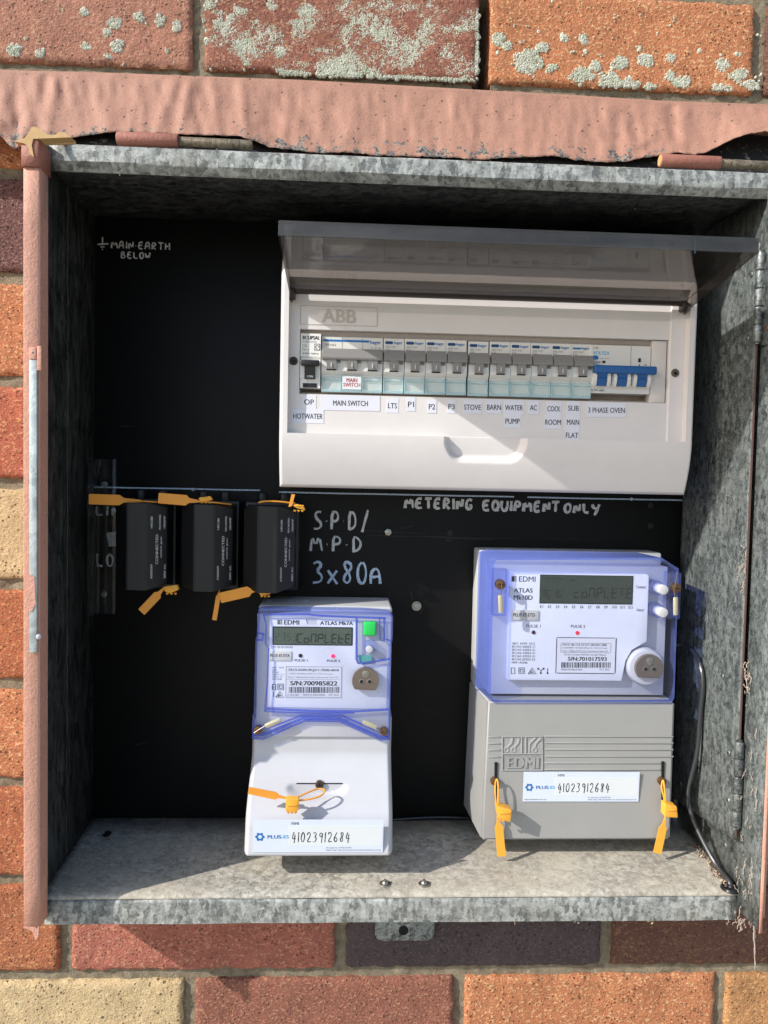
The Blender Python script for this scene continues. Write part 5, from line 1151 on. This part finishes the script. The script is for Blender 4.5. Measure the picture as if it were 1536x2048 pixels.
x, z = P(*ZA(1206, 850), 4); b = MB(); b.cyl((x-1, 16, z), (x-1, 5, z), 17.2, MFACE, 36, 16, 1.2); b.build('port_collar', m2); port(m2, x, z, 5, 12.6)
out = [(205, 150), (225, 135), (1310, 120), (1375, 150), (1428, 195), (1392, 1045), (1385, 1072), (200, 1072), (175, 1055), (190, 1000)]
yb2, yf2 = 42, 0.5
pf = polyA([(150, 112), (1300, 122), (1360, 140), (1420, 185), (1432, 215), (1392, 1072), (185, 1072), (140, 1015)], yf2+10)
# cover: rear rim, draft walls, front face
def shell2(mb):
    fr = polyA([(205, 170), (222, 150), (1290, 146), (1400, 215), (1372, 1042), (1360, 1066), (205, 1066), (185, 1040)], yf2)
    bk = [(L0+.2, -399.5), (L0+8, -396.8), (L1-25, -397.6), (L1+3.8, -410), (L1+3.6, -529.5), (L1, -531), (L0+5, -531), (L0, -525)]
    n = len(fr)
    vs = [(x, yb2, z) for x, z in bk]+[(x, yf2+3, z) for x, z in [(lerp(a[0], c[0], .12), lerp(a[1], c[1], .12)) for a, c in zip(fr, bk)]]+[(x, yf2, z) for x, z in fr]
    cx = sum(p[0] for p in fr)/n; cz = sum(p[1] for p in fr)/n
    ins = [(x+(1.6 if x < cx else -1.6), z+(1.6 if z < cz else -1.6)) for x, z in fr]; vs += [(x, yf2, z) for x, z in ins]
    fs = [(r*n+i, (r+1)*n+i, (r+1)*n+(i+1) % n, r*n+(i+1) % n) for r in (0, 1) for i in range(n)]
    mb.add(vs, fs, CLEARB_S); mb.add(vs, [(2*n+i, 3*n+i, 3*n+(i+1) % n, 2*n+(i+1) % n) for i in range(n)], CLEARB_D)
    mb.add([(x, yf2, z) for x, z in ins], [tuple(range(n))], CLEARB)
b = MB(); shell2(b); cv2 = b.build('clear_cover', m2, smooth=40)
for k, zx in enumerate((258, 1372)):
    zy = 318 if k == 0 else 340; x, z = P(*ZA(zx, zy), 6); b = MB(); b.box(x-6, x+6, 5, 20, z-28, z+14, CLEARB_P, 1); b.build('screw_pillar', cv2)
    b = MB(); b.cyl((x-1, 6, z+1), (x-1, -1.2, z+1), 4.4, COPPER, 18, None, .6).box(x-4, x+2, -1.4, -1.1, z+.6, z+1.3, DARK); b.build('cover_screw', m2)
wire_seal('silver wire seal at left side of the larger meter cover', [ZA(262, 290), ZA(268, 330), ZA(262, 390)], -2.5, [ZA(258, 385), ZA(262, 498)])
wire_seal('silver wire seal at right side of the larger meter cover', [ZA(1390, 235), ZA(1378, 320), ZA(1368, 345), ZA(1376, 400)], -2.5, [ZA(1380, 398), ZA(1380, 512)])
seal('yellow seal hanging down from left screw of the larger meter', paddle(1003, 1712, 996, 1632, 17, .72), -6, [(997, 1640, -6), (994, 1612, -7), (991, 1600, -6), (990, 1566, -4), (994, 1556, -5), (997, 1570, -8), (996, 1605, -9), (1000, 1616, -8)], ([(993, 1611), (1024, 1620), (1021, 1645), (997, 1637)], -16, 9), SEAL_Y)
seal('yellow seal hanging down from right screw of the larger meter', paddle(1314, 1706, 1332, 1636, 16, .70), -6, [(1331, 1640, -6), (1330, 1600, -8), (1322, 1575, -6), (1326, 1556, -4), (1329, 1575, -8), (1332, 1612, -8)], ([(1331, 1608), (1354, 1613), (1356, 1636), (1330, 1634)], -16, 9), SEAL_Y)

# ------------------------------------------------------------------ cables, grommet, litter
def PX(px, py, X):
    lo, hi = -100., 74.
    for _ in range(40):
        m = (lo+hi)/2
        if P(px, py, m)[0] > X: hi = m
        else: lo = m
    return P3(px, py, lo)
CABLE = plastic('grey black cable', (58, 58, 60), .28)
cb = thing('cable', 'thin black cable curving down the right side into a floor grommet', 'cable', PZ(1463, 1776, ZF-4))
ge = PZ(1462, 1776, ZF-4.4)
b = MB(); b.tube([P3(1348, 1290, 50), PX(1372, 1290, xp-4), PX(1396, 1312, xp-4), PX(1408, 1360, xp-4), PX(1400, 1430, xp-4), PX(1396, 1500, xp-5), PX(1384, 1548, xp-9), P3(1373, 1590, 12), P3(1383, 1635, 4), P3(1412, 1695, -12), P3(1440, 1742, -27), (ge[0]-1, ge[1]-1, ge[2]+6), (ge[0], ge[1], ge[2]-4)], 1.9, RUBBER, 10, 1, 2); b.ms = [CABLE]; b.build('sheath', cb)
b = MB(); b.cyl((ge[0], ge[1], ge[2]-1), (ge[0], ge[1], ge[2]+1.6), 8.6, RUBBER, 26, 8, .7).cyl((ge[0], ge[1], ge[2]), (ge[0], ge[1], ge[2]+3), 4, RUBBER, 18, 3, .4); b.build('grommet', cb)
b = MB(); pts = [P3(px, 1637+dy, YB-4) for px, dy in ((770, 4), (800, 1), (850, -2), (900, -3), (960, 1))]; b.tube(pts, 1.6, RUBBER, 8, 1, 2); b.build('cable', org=pts[2], label='short black cable lying along back of the floor between the meters', cat='cable')
b = MB(); wp = PZ(1487, 1757, ZF-3); T = Matrix.Translation((wp[0], wp[1], wp[2]+1.5)) @ Matrix.Rotation(.15, 4, 'Z'); b.box(-6, 6, -2, 2, -1.5, 1.5, MWHITE, .5, 2, T); b.build('plastic_offcut', org=(wp[0], wp[1], wp[2]), label='small white plastic piece by the cable grommet', cat='offcut')
# cobweb and dry litter gathered along the right edge
cw = MB(); rr = random.Random(11)
def strand(p0, p1, n=9, am=1.2, r=.22):
    p0, p1 = Vector(p0), Vector(p1); pts = []
    for i in range(n+1):
        t = i/n; p = p0.lerp(p1, t)+Vector((rr.uniform(-am, am), rr.uniform(-am, am)*.6, rr.uniform(-am, am))); pts.append(p)
    cw.tube(pts, lambda s: r*(.6+rr.random()*1.0), SILK, 5)
tip = Vector(P3(1508, 1858, -66))
for k in range(5): strand(tip+Vector((rr.uniform(-1, 1), 0, 2)), Vector(P3(1510, 1940-k*12, -64)), 14, .5, .32)
for k in range(34):
    py = 1850-rr.random()**1.6*420; a = Vector((XR-3-rr.random()*2.5, -53-rr.random()*24, P(1490, py, -60)[1])); strand(a, a+Vector((rr.uniform(-2, 1), rr.uniform(-3, 3), rr.uniform(-16, 10))), 7, 1.0, .25)
for k in range(16):
    px = rr.choice((rr.uniform(1460, 1508), rr.uniform(740, 1500))); a = Vector(P3(px, 1838, -51.5)); strand(a, a+Vector((rr.uniform(-5, 5), rr.uniform(-.5, .5), -rr.uniform(1, 7 if px > 1440 else 3.5))), 6, .8, .22)
for (p0, p1) in (((1488, 1575, -50), (1420, 1605, 15)), ((1420, 1605, 15), (1385, 1600, 40)), ((1480, 1130, -51), (1474, 1160, -50)), ((1488, 1330, -52), (1500, 1390, -60))): strand(P3(*p0), P3(*p1), 16, 1.0, .25)
for k in range(26): a = Vector((xp-1.6, -50+rr.uniform(-2, 4), P(1487, 1120+rr.gauss(20, 18), -50)[1])); strand(a, a+Vector((rr.uniform(-2.5, .5), rr.uniform(-2, 2), rr.uniform(-5, 5))), 4, .8, .24)
for k in range(20): a = Vector((xp+1.0, -56+rr.uniform(-6, 4), P(1492, 1345+rr.gauss(15, 22), -55)[1])); strand(a, a+Vector((rr.uniform(-2, 2), rr.uniform(-3, 3), rr.uniform(-7, 4))), 4, .8, .3)
cw.build('cobweb', org=(XR, -55, -690), label='dusty cobweb strands clinging along the right edge of the box', cat='cobweb', kind='stuff')
db = MB()
def flake(p, s, m):
    u = Vector((rr.uniform(-1, 1), rr.uniform(-1, 1), rr.uniform(-1, 1))).normalized(); v = u.orthogonal().normalized(); w_ = u.cross(v); p = Vector(p)
    vs = [p+v*s*rr.uniform(.5, 1.3), p+w_*s*rr.uniform(.3, .8), p-v*s*rr.uniform(.5, 1.3), p-w_*s*rr.uniform(.3, .8), p+u*s*.5]
    db.add(vs, [(0, 1, 4), (1, 2, 4), (2, 3, 4), (3, 0, 4), (3, 2, 1, 0)], m)
for k in range(260):
    t = rr.random()**.7; y = lerp(30, -46, t); x = XR-2-abs(rr.gauss(0, 3.5))-(4*rr.random() if t > .6 else 0); flake((x, y, ZF-.3-2.6*(30-y)/76-1.2+rr.random()*2.2), rr.uniform(.5, 1.7), rr.choice((DIRT, DIRT, STRAW, SILK)))
for k in range(70): x = XL+rr.random()**2*60; flake((x, lerp(70, -40, rr.random()), ZF-2.2), rr.uniform(.3, .8), rr.choice((DIRT, STRAW)))
for k in range(90): flake((rr.uniform(XL+10, XR-10), rr.uniform(-44, 40), 0), rr.uniform(.25, .7), rr.choice((DIRT, STRAW, INKW))); 
nv = 5*90; 
for i in range(len(db.v)-nv, len(db.v)):
    v = db.v[i]; db.v[i] = (v[0], v[1], v[2]+ZF-3.0-.03*(40-v[1])*.9)
for px, py in ((1298, 1842), (1304, 1845), (1150, 1842), (1157, 1846), (1030, 1845)): flake(P3(px, py, -49), rr.uniform(1, 2.2), STRAW)
for px, py in ((1245, 375), (1316, 515), (1270, 418), (1370, 398), (1330, 388), (240, 350), (325, 348)):
    p = P3(px, py, -20 if px > 1000 else -46); flake(p, rr.uniform(.8, 1.5), STRAW)
for px, py in ((1106, 1752), (1070, 1756), (1020, 1752)): flake(PZ(px, py, ZF-3.0), rr.uniform(1, 1.8), STRAW)
db.build('litter', org=(XR, 0, ZF), smooth=10, label='dry crumbs and straw litter on the floor of the box', cat='litter', kind='stuff')
# tidy helper properties
for o in list(bpy.data.objects):
    if '_org' in o: del o['_org']
